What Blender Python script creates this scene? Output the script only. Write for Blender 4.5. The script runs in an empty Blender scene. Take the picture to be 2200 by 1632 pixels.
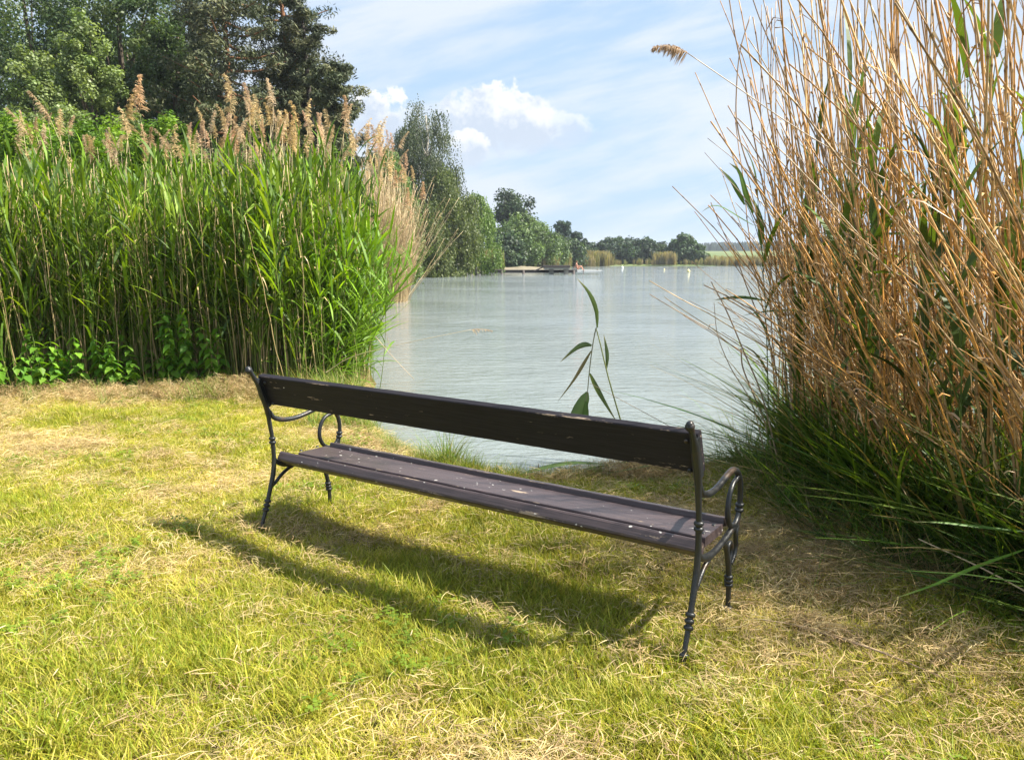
import bpy, math, random
import numpy as np
from mathutils import Vector, Matrix
R = math.radians
random.seed(7)
rng = np.random.default_rng(11)
scene = bpy.context.scene
COL = scene.collection

# ------------------------------------------------------------------ camera
EYE, FPX = 1.38, 1640.0
PITCH = math.atan((816 - 554) / FPX)
cd = bpy.data.cameras.new('camera'); cam = bpy.data.objects.new('camera', cd); COL.objects.link(cam)
cam.location = (0, 0, EYE); cam.rotation_euler = (math.pi / 2 - PITCH, 0, 0)
cd.sensor_width = 36; cd.sensor_fit = 'HORIZONTAL'; cd.lens = FPX / 2200 * 36
cd.clip_start = 0.05; cd.clip_end = 6000
scene.camera = cam

# ------------------------------------------------------------------ sun, sky, exposure
SUN_DIR = Vector((0.985, -0.10, 0.0)).normalized()
SUN_EL = R(49)
S = Vector((SUN_DIR.x * math.cos(SUN_EL), SUN_DIR.y * math.cos(SUN_EL), math.sin(SUN_EL)))
sd = bpy.data.lights.new('sun', 'SUN'); sun = bpy.data.objects.new('sun', sd); COL.objects.link(sun)
sun.rotation_euler = S.to_track_quat('Z', 'Y').to_euler()
sd.energy = 4.9; sd.angle = R(0.9); sd.color = (1.0, 0.93, 0.80)
scene.view_settings.view_transform = 'Standard'; scene.view_settings.look = 'None'
scene.view_settings.exposure = 1.38; scene.view_settings.gamma = 1.0
scene.view_settings.use_curve_mapping = False
scene.cycles.max_bounces = 4; scene.cycles.diffuse_bounces = 2; scene.cycles.glossy_bounces = 2
scene.cycles.transmission_bounces = 2; scene.cycles.transparent_max_bounces = 4
scene.cycles.volume_bounces = 0

class NT:
    """small helper to write node trees as expressions"""
    def __init__(s, tree): s.t = tree; s.n = tree.nodes; s.l = tree.links
    def node(s, kind, **kw):
        nd = s.n.new(kind)
        for k, v in kw.items(): setattr(nd, k, v)
        return nd
    def put(s, sock, v):
        if isinstance(v, bpy.types.NodeSocket): s.l.new(v, sock)
        elif v is not None:
            try: sock.default_value = v
            except Exception: sock.default_value = (*v, 1.0)
    def m(s, op, a, b=None, c=None):
        nd = s.node('ShaderNodeMath', operation=op)
        for i, v in enumerate((a, b, c)): s.put(nd.inputs[i], v)
        return nd.outputs[0]
    def vm(s, op, a, b=None):
        nd = s.node('ShaderNodeVectorMath', operation=op)
        for i, v in enumerate((a, b)): s.put(nd.inputs[i], v)
        return nd.outputs[0]
    def noise(s, vec, scale=1.0, detail=4.0, rough=0.55, dist=0.0):
        nd = s.node('ShaderNodeTexNoise'); s.put(nd.inputs['Vector'], vec)
        nd.inputs['Scale'].default_value = scale; nd.inputs['Detail'].default_value = detail
        nd.inputs['Roughness'].default_value = rough; nd.inputs['Distortion'].default_value = dist
        return nd.outputs['Fac']
    def step(s, x, lo, hi, a=0.0, b=1.0):
        nd = s.node('ShaderNodeMapRange', interpolation_type='SMOOTHSTEP'); s.put(nd.inputs['Value'], x)
        for k, v in (('From Min', lo), ('From Max', hi), ('To Min', a), ('To Max', b)): s.put(nd.inputs[k], v)
        return nd.outputs[0]
    def mix(s, f, a, b, mode='MIX'):
        nd = s.node('ShaderNodeMix', data_type='RGBA', blend_type=mode)
        s.put(nd.inputs[0], f); s.put(nd.inputs[6], a); s.put(nd.inputs[7], b)
        return nd.outputs[2]

world = bpy.data.worlds.new('World'); scene.world = world; world.use_nodes = True
w = NT(world.node_tree); w.n.clear()
wo = w.node('ShaderNodeOutputWorld'); bg = w.node('ShaderNodeBackground'); bg.inputs['Strength'].default_value = 0.065
w.l.new(bg.outputs[0], wo.inputs[0])
sky = w.node('ShaderNodeTexSky', sky_type='NISHITA'); sky.sun_disc = False
sky.sun_elevation = SUN_EL; sky.sun_rotation = math.atan2(S.x, S.y); sky.air_density = 1.0; sky.dust_density = 1.2; sky.ozone_density = 1.5
tc = w.node('ShaderNodeTexCoord'); D = tc.outputs['Generated']
sx = w.node('ShaderNodeSeparateXYZ'); w.l.new(D, sx.inputs[0]); X, Y, Z = sx.outputs
az = w.m('ARCTAN2', X, Y); el = w.m('ARCSINE', Z)
cb = w.node('ShaderNodeCombineXYZ'); w.put(cb.inputs[0], w.m('MULTIPLY', X, 1.5)); w.put(cb.inputs[1], w.m('MULTIPLY', Y, 1.5))
w.put(cb.inputs[2], w.m('ADD', w.m('MULTIPLY', Z, 7.5), w.m('MULTIPLY', X, -1.6)))
CV = cb.outputs[0]
cir = w.noise(CV, 1.25, 7, 0.58, 0.35)
cir2 = w.noise(w.vm('ADD', CV, (7.1, 3.3, 1.9)), 3.4, 6, 0.6, 0.2)
veil = w.step(w.m('ADD', w.m('MULTIPLY', cir, 0.72), w.m('MULTIPLY', cir2, 0.28)), 0.41, 0.585)
base = w.mix(1.0, sky.outputs[0], (1.25, 1.18, 1.22, 1), 'MULTIPLY')
# thin high cloud everywhere whitens the blue, more so towards the horizon
lowveil = w.step(Z, 0.55, -0.02, 0.70, 0.95)
c1 = w.mix(lowveil, base, (3.15, 4.45, 6.0, 1))
c2 = w.mix(w.m('MULTIPLY', veil, 0.88), c1, (5.1, 5.5, 6.1, 1))
cn = w.noise(D, 16.0, 7, 0.62, 0.1)
cn2 = w.noise(w.vm('ADD', D, (3.0, 1.0, 2.0)), 36.0, 7, 0.62, 0.0)
cur = c2
for (a0, e0, aw, eh, k) in ((-0.018, 0.176, 0.072, 0.040, 1.0), (0.045, 0.160, 0.075, 0.022, 0.55), (-0.062, 0.135, 0.034, 0.020, 0.85), (-0.168, 0.176, 0.045, 0.030, 1.0),
                            (0.55, 0.30, 0.16, 0.07, 0.9), (0.40, 0.20, 0.12, 0.02, 0.4), (-0.95, 0.24, 0.2, 0.06, 0.9), (1.3, 0.26, 0.22, 0.06, 0.9), (2.2, 0.3, 0.25, 0.08, 0.9), (-2.3, 0.28, 0.3, 0.07, 0.9)):
    da = w.m('DIVIDE', w.m('SUBTRACT', az, a0), aw); de = w.m('DIVIDE', w.m('SUBTRACT', el, e0), eh)
    q = w.m('ADD', w.m('MULTIPLY', da, da), w.m('MULTIPLY', de, de))
    q = w.m('ADD', q, w.m('MULTIPLY', w.m('SUBTRACT', cn, 0.5), 4.2))
    q = w.m('ADD', q, w.m('MULTIPLY', w.m('SUBTRACT', cn2, 0.5), 2.6))
    edge = w.step(de, -0.9, 0.4, 1.9, 1.15)       # soft flat base, crisp top
    mask = w.m('MULTIPLY', w.step(q, edge, 0.72), k)
    lit = w.step(w.m('ADD', w.m('ADD', w.m('MULTIPLY', de, 0.8), w.m('MULTIPLY', da, 0.25)), w.m('MULTIPLY', w.m('SUBTRACT', cn2, 0.5), 4.0)), -0.45, 0.75)
    ccol = w.mix(lit, (4.1, 4.7, 5.6, 1), (6.5, 6.55, 6.6, 1))
    cur = w.mix(mask, cur, ccol)
w.l.new(cur, bg.inputs[0])

HAZE = 0.00042
# ------------------------------------------------------------------ helpers
def at(px, py, Yd):
    """a point at distance Yd ahead, from how it lies in the picture"""
    c, s = math.cos(PITCH), math.sin(PITCH); yy = py - 816
    r = np.array([px - 1100.0, FPX * c - yy * s, -(yy * c + FPX * s)])
    return np.array([0, 0, EYE]) + r * (Yd / r[1])

class MB:
    def __init__(s): s.V = []; s.Q = []; s.T = []; s.C = []; s.n = 0
    def add(s, V, Q=None, T=None, col=(0.5, 0.5, 0.5)):
        V = np.asarray(V, float).reshape(-1, 3); col = np.asarray(col, float)
        if col.ndim == 1: col = np.tile(col, (len(V), 1))
        s.V.append(V); s.C.append(col.reshape(-1, 3))
        if Q is not None and len(Q): s.Q.append(np.asarray(Q).reshape(-1, 4) + s.n)
        if T is not None and len(T): s.T.append(np.asarray(T).reshape(-1, 3) + s.n)
        s.n += len(V)
    def mesh(s, name, mat=None, smooth=True):
        V = np.concatenate(s.V); C = np.concatenate(s.C)
        Q = np.concatenate(s.Q) if s.Q else np.zeros((0, 4), int)
        T = np.concatenate(s.T) if s.T else np.zeros((0, 3), int)
        me = bpy.data.meshes.new(name)
        me.vertices.add(len(V)); me.vertices.foreach_set('co', V.astype(np.float32).ravel())
        me.loops.add(Q.size + T.size)
        me.loops.foreach_set('vertex_index', np.concatenate([Q.ravel(), T.ravel()]).astype(np.int32))
        npoly = len(Q) + len(T); me.polygons.add(npoly)
        ls = np.concatenate([np.arange(len(Q)) * 4, Q.size + np.arange(len(T)) * 3]).astype(np.int32)
        me.polygons.foreach_set('loop_start', ls)
        me.polygons.foreach_set('use_smooth', np.full(npoly, smooth, dtype=bool))
        a = me.color_attributes.new('Col', 'FLOAT_COLOR', 'POINT')
        a.data.foreach_set('color', np.concatenate([C, np.ones((len(C), 1))], 1).astype(np.float32).ravel())
        me.update(calc_edges=True); me.validate()
        if mat: me.materials.append(mat)
        return me
    def obj(s, name, mat=None, parent=None, smooth=True, **props):
        return link(name, s.mesh(name, mat, smooth), parent, **props)

def link(name, me, parent=None, loc=None, rot=None, **props):
    o = bpy.data.objects.new(name, me); COL.objects.link(o)
    if parent: o.parent = parent
    if loc is not None: o.location = loc
    if rot is not None: o.rotation_euler = rot
    for k, v in props.items(): o[k] = v
    return o

def ribbons(mb, P, W, Sd, col):
    P = np.asarray(P, float); n, k, _ = P.shape
    W = np.broadcast_to(W, (n, k)); Sd = np.asarray(Sd, float)
    if Sd.ndim == 2: Sd = Sd[:, None, :]
    L = P - Sd * W[..., None] / 2; Rr = P + Sd * W[..., None] / 2
    V = np.stack([L, Rr], 2).reshape(-1, 3)
    b = (np.arange(n) * k * 2)[:, None] + (np.arange(k - 1) * 2)[None, :]
    Q = np.stack([b, b + 1, b + 3, b + 2], -1).reshape(-1, 4)
    col = np.asarray(col, float)
    if col.ndim == 1: col = np.tile(col, (n, 1))
    if col.ndim == 2: col = np.repeat(col[:, None, :], k, 1)
    mb.add(V, Q, col=np.repeat(col[:, :, None, :], 2, 2).reshape(-1, 3))

def tubes(mb, P, Rad, sides=5, col=(0.5, 0.5, 0.5), cap=True, ref=None):
    P = np.asarray(P, float); n, k, _ = P.shape
    Rad = np.broadcast_to(Rad, (n, k))
    T = np.gradient(P, axis=1); T /= np.linalg.norm(T, axis=2, keepdims=True) + 1e-9
    ref = np.array([[ref]], float) if ref is not None else np.where(np.abs(T[:, :1, 2:3]) < 0.8, np.array([0, 0, 1.0]), np.array([1.0, 0, 0]))
    A = np.cross(T, np.broadcast_to(ref, T.shape)); A /= np.linalg.norm(A, axis=2, keepdims=True) + 1e-9
    B = np.cross(T, A)
    th = np.arange(sides) / sides * 2 * math.pi
    V = P[:, :, None, :] + Rad[..., None, None] * (A[:, :, None, :] * np.cos(th)[:, None] + B[:, :, None, :] * np.sin(th)[:, None])
    base = (np.arange(n) * k * sides)[:, None, None] + (np.arange(k - 1) * sides)[None, :, None] + np.arange(sides)[None, None, :]
    nx = (np.arange(n) * k * sides)[:, None, None] + (np.arange(k - 1) * sides)[None, :, None] + ((np.arange(sides) + 1) % sides)[None, None, :]
    Q = np.stack([base, nx, nx + sides, base + sides], -1).reshape(-1, 4)
    Tt = []
    if cap:
        for off in (0, (k - 1) * sides):
            st = np.arange(n) * k * sides + off
            for j in range(1, sides - 1):
                Tt.append(np.stack([st, st + j, st + j + 1], -1))
        Tt = np.concatenate(Tt)
    col = np.asarray(col, float)
    if col.ndim == 1: col = np.tile(col, (n, 1))
    if col.ndim == 2: col = np.repeat(col[:, None, :], k, 1)
    mb.add(V.reshape(-1, 3), Q, Tt, np.repeat(col[:, :, None, :], sides, 2).reshape(-1, 3))

def crom(pts, per=6):
    """smooth curve through points"""
    P = np.asarray(pts, float); P = np.vstack([2 * P[0] - P[1], P, 2 * P[-1] - P[-2]]); out = []
    for i in range(1, len(P) - 2):
        for t in np.arange(per) / per:
            p0, p1, p2, p3 = P[i - 1:i + 3]
            out.append(0.5 * (2 * p1 + (p2 - p0) * t + (2 * p0 - 5 * p1 + 4 * p2 - p3) * t * t + (3 * p1 - p0 - 3 * p2 + p3) * t ** 3))
    out.append(P[-2]); return np.array(out)

def unit(v):
    v = np.asarray(v, float); return v / (np.linalg.norm(v, axis=-1, keepdims=True) + 1e-9)

_tab = np.random.default_rng(5).random((256, 256))
def vnoise(x, y):
    xi = np.floor(x).astype(int); yi = np.floor(y).astype(int); fx = x - xi; fy = y - yi
    fx = fx * fx * (3 - 2 * fx); fy = fy * fy * (3 - 2 * fy)
    g = lambda a, b: _tab[a % 256, b % 256]
    return (g(xi, yi) * (1 - fx) + g(xi + 1, yi) * fx) * (1 - fy) + (g(xi, yi + 1) * (1 - fx) + g(xi + 1, yi + 1) * fx) * fy
def fbm(x, y, o=4):
    s = 0; a = 0.5; t = 0
    for i in range(o): s = s + a * vnoise(x * 2 ** i + 17 * i, y * 2 ** i + 31 * i); t += a; a *= 0.5
    return s / t

# ------------------------------------------------------------------ materials
def principled(name, rough=0.6, spec=0.5):
    m = bpy.data.materials.new(name); m.use_nodes = True; t = NT(m.node_tree)
    p = t.n['Principled BSDF']; p.inputs['Roughness'].default_value = rough; p.inputs['Specular IOR Level'].default_value = spec
    return m, t, p

def leaf_mat(name, transl=0.35, rough=0.55, gain=1.0, warm=(1.15, 1.1, 0.55), spec=0.35, var=0.25):
    m = bpy.data.materials.new(name); m.use_nodes = True; t = NT(m.node_tree); t.n.clear()
    out = t.node('ShaderNodeOutputMaterial')
    at_ = t.node('ShaderNodeAttribute', attribute_name='Col')
    oi = t.node('ShaderNodeObjectInfo')
    g = t.node('ShaderNodeNewGeometry')
    nz = t.noise(g.outputs['Position'], 9.0, 2, 0.5)
    f = t.m('MULTIPLY', t.m('ADD', t.m('MULTIPLY', oi.outputs['Random'], var * 2), 1 - var), t.m('ADD', t.m('MULTIPLY', nz, 0.5), 0.75))
    cc = t.node('ShaderNodeCombineXYZ')
    for i in range(3): t.put(cc.inputs[i], t.m('MULTIPLY', f, gain))
    col = t.mix(1.0, at_.outputs['Color'], cc.outputs[0], 'MULTIPLY')
    p = t.node('ShaderNodeBsdfPrincipled'); t.put(p.inputs['Base Color'], col)
    p.inputs['Roughness'].default_value = rough; p.inputs['Specular IOR Level'].default_value = spec
    tr = t.node('ShaderNodeBsdfTranslucent'); t.put(tr.inputs['Color'], t.mix(1.0, col, (*warm, 1), 'MULTIPLY'))
    mx = t.node('ShaderNodeMixShader'); mx.inputs[0].default_value = transl
    t.l.new(p.outputs[0], mx.inputs[1]); t.l.new(tr.outputs[0], mx.inputs[2]); t.l.new(mx.outputs[0], out.inputs[0])
    return m

M_grass = leaf_mat('grass_blades', 0.40, 0.5, 1.0, (1.25, 1.2, 0.5), 0.3, 0.2)
M_straw = leaf_mat('cut_straw', 0.25, 0.6, 1.0, (1.2, 1.05, 0.7), 0.3, 0.2)
M_reed = leaf_mat('reed_leaves', 0.42, 0.5, 1.0, (1.3, 1.2, 0.3), 0.28, 0.28)
M_cane = leaf_mat('dry_cane', 0.0, 0.42, 1.0, spec=0.5, var=0.3)
M_plume = leaf_mat('reed_plume', 0.5, 0.8, 1.0, (1.1, 1.0, 0.9), 0.1, 0.2)
M_leaf = leaf_mat('tree_leaves', 0.35, 0.5, 1.0, (1.2, 1.25, 0.45), 0.4, 0.12)
M_needle = leaf_mat('pine_needles', 0.1, 0.6, 1.0, (1, 1.1, 0.6), 0.25, 0.12)
M_bark = leaf_mat('bark', 0.0, 0.85, 1.0, spec=0.2, var=0.1)

# ground: thatch of soil, moss and clippings
M_ground, t, p = principled('lawn_soil', 0.95, 0.1)
g = t.node('ShaderNodeNewGeometry'); P = g.outputs['Position']
n1 = t.noise(P, 1.1, 5, 0.6); n2 = t.noise(P, 38, 4, 0.7); n3 = t.noise(P, 0.02, 3, 0.5)
soil = t.mix(t.step(n1, 0.4, 0.62), (0.085, 0.085, 0.022, 1), (0.20, 0.155, 0.065, 1))
soil = t.mix(t.step(n2, 0.35, 0.7), t.mix(1.0, soil, (0.55, 0.55, 0.5, 1), 'MULTIPLY'), soil)
sep = t.node('ShaderNodeSeparateXYZ'); t.l.new(P, sep.inputs[0])
far = t.step(sep.outputs[1], 18, 60)
field = t.mix(t.step(n3, 0.3, 0.7), (0.11, 0.155, 0.055, 1), (0.16, 0.19, 0.08, 1))
t.put(p.inputs['Base Color'], t.mix(far, soil, field))
bp = t.node('ShaderNodeBump'); bp.inputs['Distance'].default_value = 0.02; t.put(bp.inputs['Height'], n2); t.l.new(bp.outputs[0], p.inputs['Normal'])

# water: turbid pond
M_water, t, p = principled('pond_water', 0.04, 0.5)
p.inputs['IOR'].default_value = 1.333
g = t.node('ShaderNodeNewGeometry'); P = g.outputs['Position']
turb = t.noise(P, 0.35, 4, 0.6)
t.put(p.inputs['Base Color'], t.mix(turb, (0.165, 0.20, 0.205, 1), (0.235, 0.265, 0.26, 1)))
mp = t.vm('MULTIPLY', P, (1.0, 2.6, 1.0))
r1 = t.noise(mp, 2.6, 3, 0.55, 0.4); r2 = t.noise(t.vm('MULTIPLY', P, (1.3, 3.4, 1.0)), 8.0, 3, 0.6, 0.3)
r3 = t.noise(t.vm('MULTIPLY', P, (1, 2.2, 1.0)), 0.5, 2, 0.5)
wind = t.step(t.noise(P, 0.12, 3, 0.5), 0.38, 0.62, 0.5, 1.5)
hgt = t.m('MULTIPLY', wind, t.m('ADD', t.m('MULTIPLY', r1, 0.75), t.m('ADD', t.m('MULTIPLY', r2, 0.24), t.m('MULTIPLY', r3, 0.8))))
bp = t.node('ShaderNodeBump'); bp.inputs['Distance'].default_value = 0.055; bp.inputs['Strength'].default_value = 1.0
t.put(bp.inputs['Height'], hgt); t.l.new(bp.outputs[0], p.inputs['Normal'])

# painted bench wood, worn along edges
def wood_mat(name, dark, scuff, spot=.745, rb=.30, sp=.5):
    m, t, p = principled(name, 0.38, sp)
    tcn = t.node('ShaderNodeTexCoord'); O = tcn.outputs['Object']
    at_ = t.node('ShaderNodeAttribute', attribute_name='Col')
    wear_zone = t.node('ShaderNodeSeparateColor'); t.l.new(at_.outputs['Color'], wear_zone.inputs[0])
    grain = t.noise(t.vm('MULTIPLY', O, (2.0, 55, 55)), 3.0, 5, 0.6)
    blot = t.noise(t.vm('MULTIPLY', O, (3.0, 22, 22)), 1.6, 6, 0.7)
    chip = t.noise(t.vm('MULTIPLY', O, (14, 40, 40)), 2.2, 4, 0.7)
    edge = wear_zone.outputs[0]
    wearf = t.step(t.m('ADD', t.m('ADD', t.m('MULTIPLY', edge, 0.18), t.m('MULTIPLY', blot, 0.9)), t.m('MULTIPLY', chip, 0.25)), scuff, scuff + 0.05)
    base = t.mix(t.step(grain, 0.3, 0.75), dark, tuple(c * 1.9 for c in dark[:3]) + (1,))
    wood = t.mix(grain, (0.22, 0.16, 0.11, 1), (0.42, 0.33, 0.25, 1))
    spots = t.step(t.noise(t.vm('MULTIPLY', O, (1, 1.6, 1.6)), 34.0, 1, 0.4), spot, spot + .025)
    c = t.mix(wearf, base, wood); c = t.mix(t.m('MULTIPLY', spots, 0.9), c, (0.6, 0.58, 0.54, 1))
    t.put(p.inputs['Base Color'], c); t.put(p.inputs['Roughness'], t.m('ADD', t.m('MULTIPLY', wearf, 0.4), t.m('ADD', rb, t.m('MULTIPLY', blot, 0.22))))
    bp = t.node('ShaderNodeBump'); bp.inputs['Distance'].default_value = 0.0012; bp.inputs['Strength'].default_value = 0.8
    t.put(bp.inputs['Height'], t.m('SUBTRACT', grain, t.m('MULTIPLY', wearf, 0.8))); t.l.new(bp.outputs[0], p.inputs['Normal'])
    return m
M_wood = wood_mat('brown_painted_wood', (0.046, 0.033, 0.034, 1), 0.785)
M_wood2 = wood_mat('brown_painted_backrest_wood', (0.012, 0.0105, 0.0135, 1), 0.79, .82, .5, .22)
M_iron, t, p = principled('cast_iron', 0.36, 0.6)
tcn = t.node('ShaderNodeTexCoord'); nn = t.noise(tcn.outputs['Object'], 60, 5, 0.65); nb = t.noise(tcn.outputs['Object'], 9, 4, 0.6)
t.put(p.inputs['Base Color'], t.mix(t.step(nb, 0.58, 0.68), (0.022, 0.024, 0.026, 1), (0.055, 0.036, 0.024, 1))); p.inputs['Metallic'].default_value = 0.25
t.put(p.inputs['Roughness'], t.m('ADD', 0.26, t.m('MULTIPLY', nn, 0.25)))
bp = t.node('ShaderNodeBump'); bp.inputs['Distance'].default_value = 0.0015; t.put(bp.inputs['Height'], nn); t.l.new(bp.outputs[0], p.inputs['Normal'])
def plain(name, col, rough=0.7, ns=8.0):
    m, t, p = principled(name, rough, 0.4)
    tcn = t.node('ShaderNodeTexCoord'); f = t.noise(tcn.outputs['Object'], ns, 4, 0.6)
    t.put(p.inputs['Base Color'], t.mix(f, tuple(c * 0.7 for c in col) + (1,), tuple(min(1, c * 1.25) for c in col) + (1,)))
    return m
M_dock = plain('weathered_dock_wood', (0.075, 0.062, 0.06)); M_conc = plain('pale_concrete', (0.26, 0.25, 0.23)); M_sand = plain('pale_sand', (0.22, 0.19, 0.13))
M_white = plain('white_paint', (0.75, 0.75, 0.73), 0.4); M_red = plain('red_brown_tiles', (0.28, 0.09, 0.05)); M_skin = plain('skin', (0.52, 0.26, 0.18)); M_navy = plain('dark_swimwear', (0.04, 0.04, 0.06))
M_hair = plain('brown_hair', (0.10, 0.04, 0.02)); M_yel = plain('yellow_buoy', (0.70, 0.62, 0.30), 0.4)

# ------------------------------------------------------------------ scatter
def scatter(name, pts, rot, scl, idx, protos, mat=None, **props):
    pts = np.asarray(pts, float); n = len(pts)
    me = bpy.data.meshes.new(name); me.vertices.add(n); me.vertices.foreach_set('co', pts.astype(np.float32).ravel())
    a = me.attributes.new('rot', 'FLOAT_VECTOR', 'POINT'); a.data.foreach_set('vector', np.asarray(rot, np.float32).ravel())
    a = me.attributes.new('scl', 'FLOAT', 'POINT'); a.data.foreach_set('value', np.asarray(scl, np.float32).ravel())
    a = me.attributes.new('idx', 'INT', 'POINT'); a.data.foreach_set('value', np.asarray(idx, np.int32).ravel())
    me.update()
    o = link(name, me, **props)
    coll = bpy.data.collections.new(name + '_kinds')
    for i, pm in enumerate(protos):
        coll.objects.link(bpy.data.objects.new('%s_kind_%02d' % (name, i), pm))
    ng = bpy.data.node_groups.new(name + '_scatter', 'GeometryNodeTree')
    ng.interface.new_socket('Geometry', in_out='INPUT', socket_type='NodeSocketGeometry')
    ng.interface.new_socket('Geometry', in_out='OUTPUT', socket_type='NodeSocketGeometry')
    N = ng.nodes; L = ng.links
    gi = N.new('NodeGroupInput'); go = N.new('NodeGroupOutput'); ip = N.new('GeometryNodeInstanceOnPoints'); ci = N.new('GeometryNodeCollectionInfo')
    ci.inputs['Collection'].default_value = coll; ci.inputs['Separate Children'].default_value = True; ci.inputs['Reset Children'].default_value = True
    def named(nm, ty):
        a = N.new('GeometryNodeInputNamedAttribute'); a.data_type = ty; a.inputs[0].default_value = nm
        return [s for s in a.outputs if s.enabled and s.name == 'Attribute'][0]
    L.new(gi.outputs[0], ip.inputs['Points']); L.new(ci.outputs[0], ip.inputs['Instance']); ip.inputs['Pick Instance'].default_value = True
    L.new(named('idx', 'INT'), ip.inputs['Instance Index']); L.new(named('rot', 'FLOAT_VECTOR'), ip.inputs['Rotation']); L.new(named('scl', 'FLOAT'), ip.inputs['Scale'])
    L.new(ip.outputs[0], go.inputs[0])
    md = o.modifiers.new('scatter', 'NODES'); md.node_group = ng
    return o

# ------------------------------------------------------------------ terrain
WATER = -0.15
LAKE = np.array([(-1.37, 6.6), (-1.04, 5.95), (-0.78, 5.5), (-0.52, 5.16), (-0.2, 4.88), (0.09, 4.73), (0.45, 4.74), (0.77, 4.87), (1.24, 4.98), (1.73, 5.12), (2.6, 5.9), (4.5, 6.6), (9, 9), (30, 20), (80, 45), (140, 90), (170, 150),
                 (110, 158), (60, 152), (34, 149), (17, 146), (11, 138), (7.5, 125), (3, 112), (-3, 98), (-5.5, 84), (-5.2, 74), (-7.0, 68), (-11, 62), (-12, 50), (-8, 40), (-6.3, 32), (-6.6, 26), (-6.0, 21), (-3.7, 15), (-2.3, 11.5), (-1.72, 9.2)], float)
def lake_sd(x, y):
    """distance inland from the shore (negative on the water)"""
    x = np.asarray(x, float); y = np.asarray(y, float); d = np.full(x.shape, 1e9); ins = np.zeros(x.shape, bool)
    n = len(LAKE)
    for i in range(n):
        a = LAKE[i]; b = LAKE[(i + 1) % n]; e = b - a
        t = np.clip(((x - a[0]) * e[0] + (y - a[1]) * e[1]) / (e @ e), 0, 1)
        d = np.minimum(d, np.hypot(x - a[0] - t * e[0], y - a[1] - t * e[1]))
        c = (a[1] > y) != (b[1] > y)
        xi = a[0] + (y - a[1]) / (b[1] - a[1] + 1e-12) * e[0]
        ins ^= c & (x < xi)
    return np.where(ins, -d, d)
def smooth(t): t = np.clip(t, 0, 1); return t * t * (3 - 2 * t)
def ground_z(x, y):
    x = np.asarray(x, float); y = np.asarray(y, float)
    d = lake_sd(x, y) + (fbm(x * 2.2, y * 2.2, 3) - 0.5) * 0.16 * np.clip(8 / (np.abs(y) + 1), 0, 1)
    near = (fbm(x * 1.3, y * 1.3, 3) - 0.5) * 0.05
    bank = smooth((d + 0.35) / 0.45)
    bank2 = smooth((d + 2.5) / 3.0)
    f = smooth((y - 12) / 20)
    z = (bank * (1 - f) + bank2 * f) * 0.62 - 0.6
    z = z + near * (1 - f) - 0.02
    hill = np.clip(y - 152, 0, 440) * 0.0150 * smooth((y - 150) / 60)
    left = smooth((-x - 5) / 40) * 1.2 * smooth((y - 14) / 25)
    return z + hill + left
def axis(lo, hi, step, far_lo, far_hi, grow=1.09):
    a = list(np.arange(lo, hi, step)); s = step
    while a[-1] < far_hi: s *= grow; a.append(a[-1] + s)
    s = step; pre = []
    x = lo
    while x > far_lo: s *= grow; x -= s; pre.append(x)
    return np.array(pre[::-1] + a)
gx = axis(-6.2, 3.6, 0.055, -2500, 2500); gy = axis(0.8, 9.4, 0.055, -400, 4000, 1.075)
GX, GY = np.meshgrid(gx, gy); GZ = ground_z(GX, GY)
mb = MB(); ny, nx = GX.shape
i = np.arange((ny - 1) * (nx - 1)); r, c = i // (nx - 1), i % (nx - 1); v = r * nx + c
mb.add(np.stack([GX, GY, GZ], -1).reshape(-1, 3), np.stack([v, v + 1, v + nx + 1, v + nx], -1))
mb.obj('ground', M_ground, kind='structure')
mb = MB(); mb.add([(-260, 2, WATER), (260, 2, WATER), (260, 230, WATER), (-260, 230, WATER)], [(0, 1, 2, 3)])
mb.obj('water', M_water, kind='structure', smooth=False)

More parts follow.
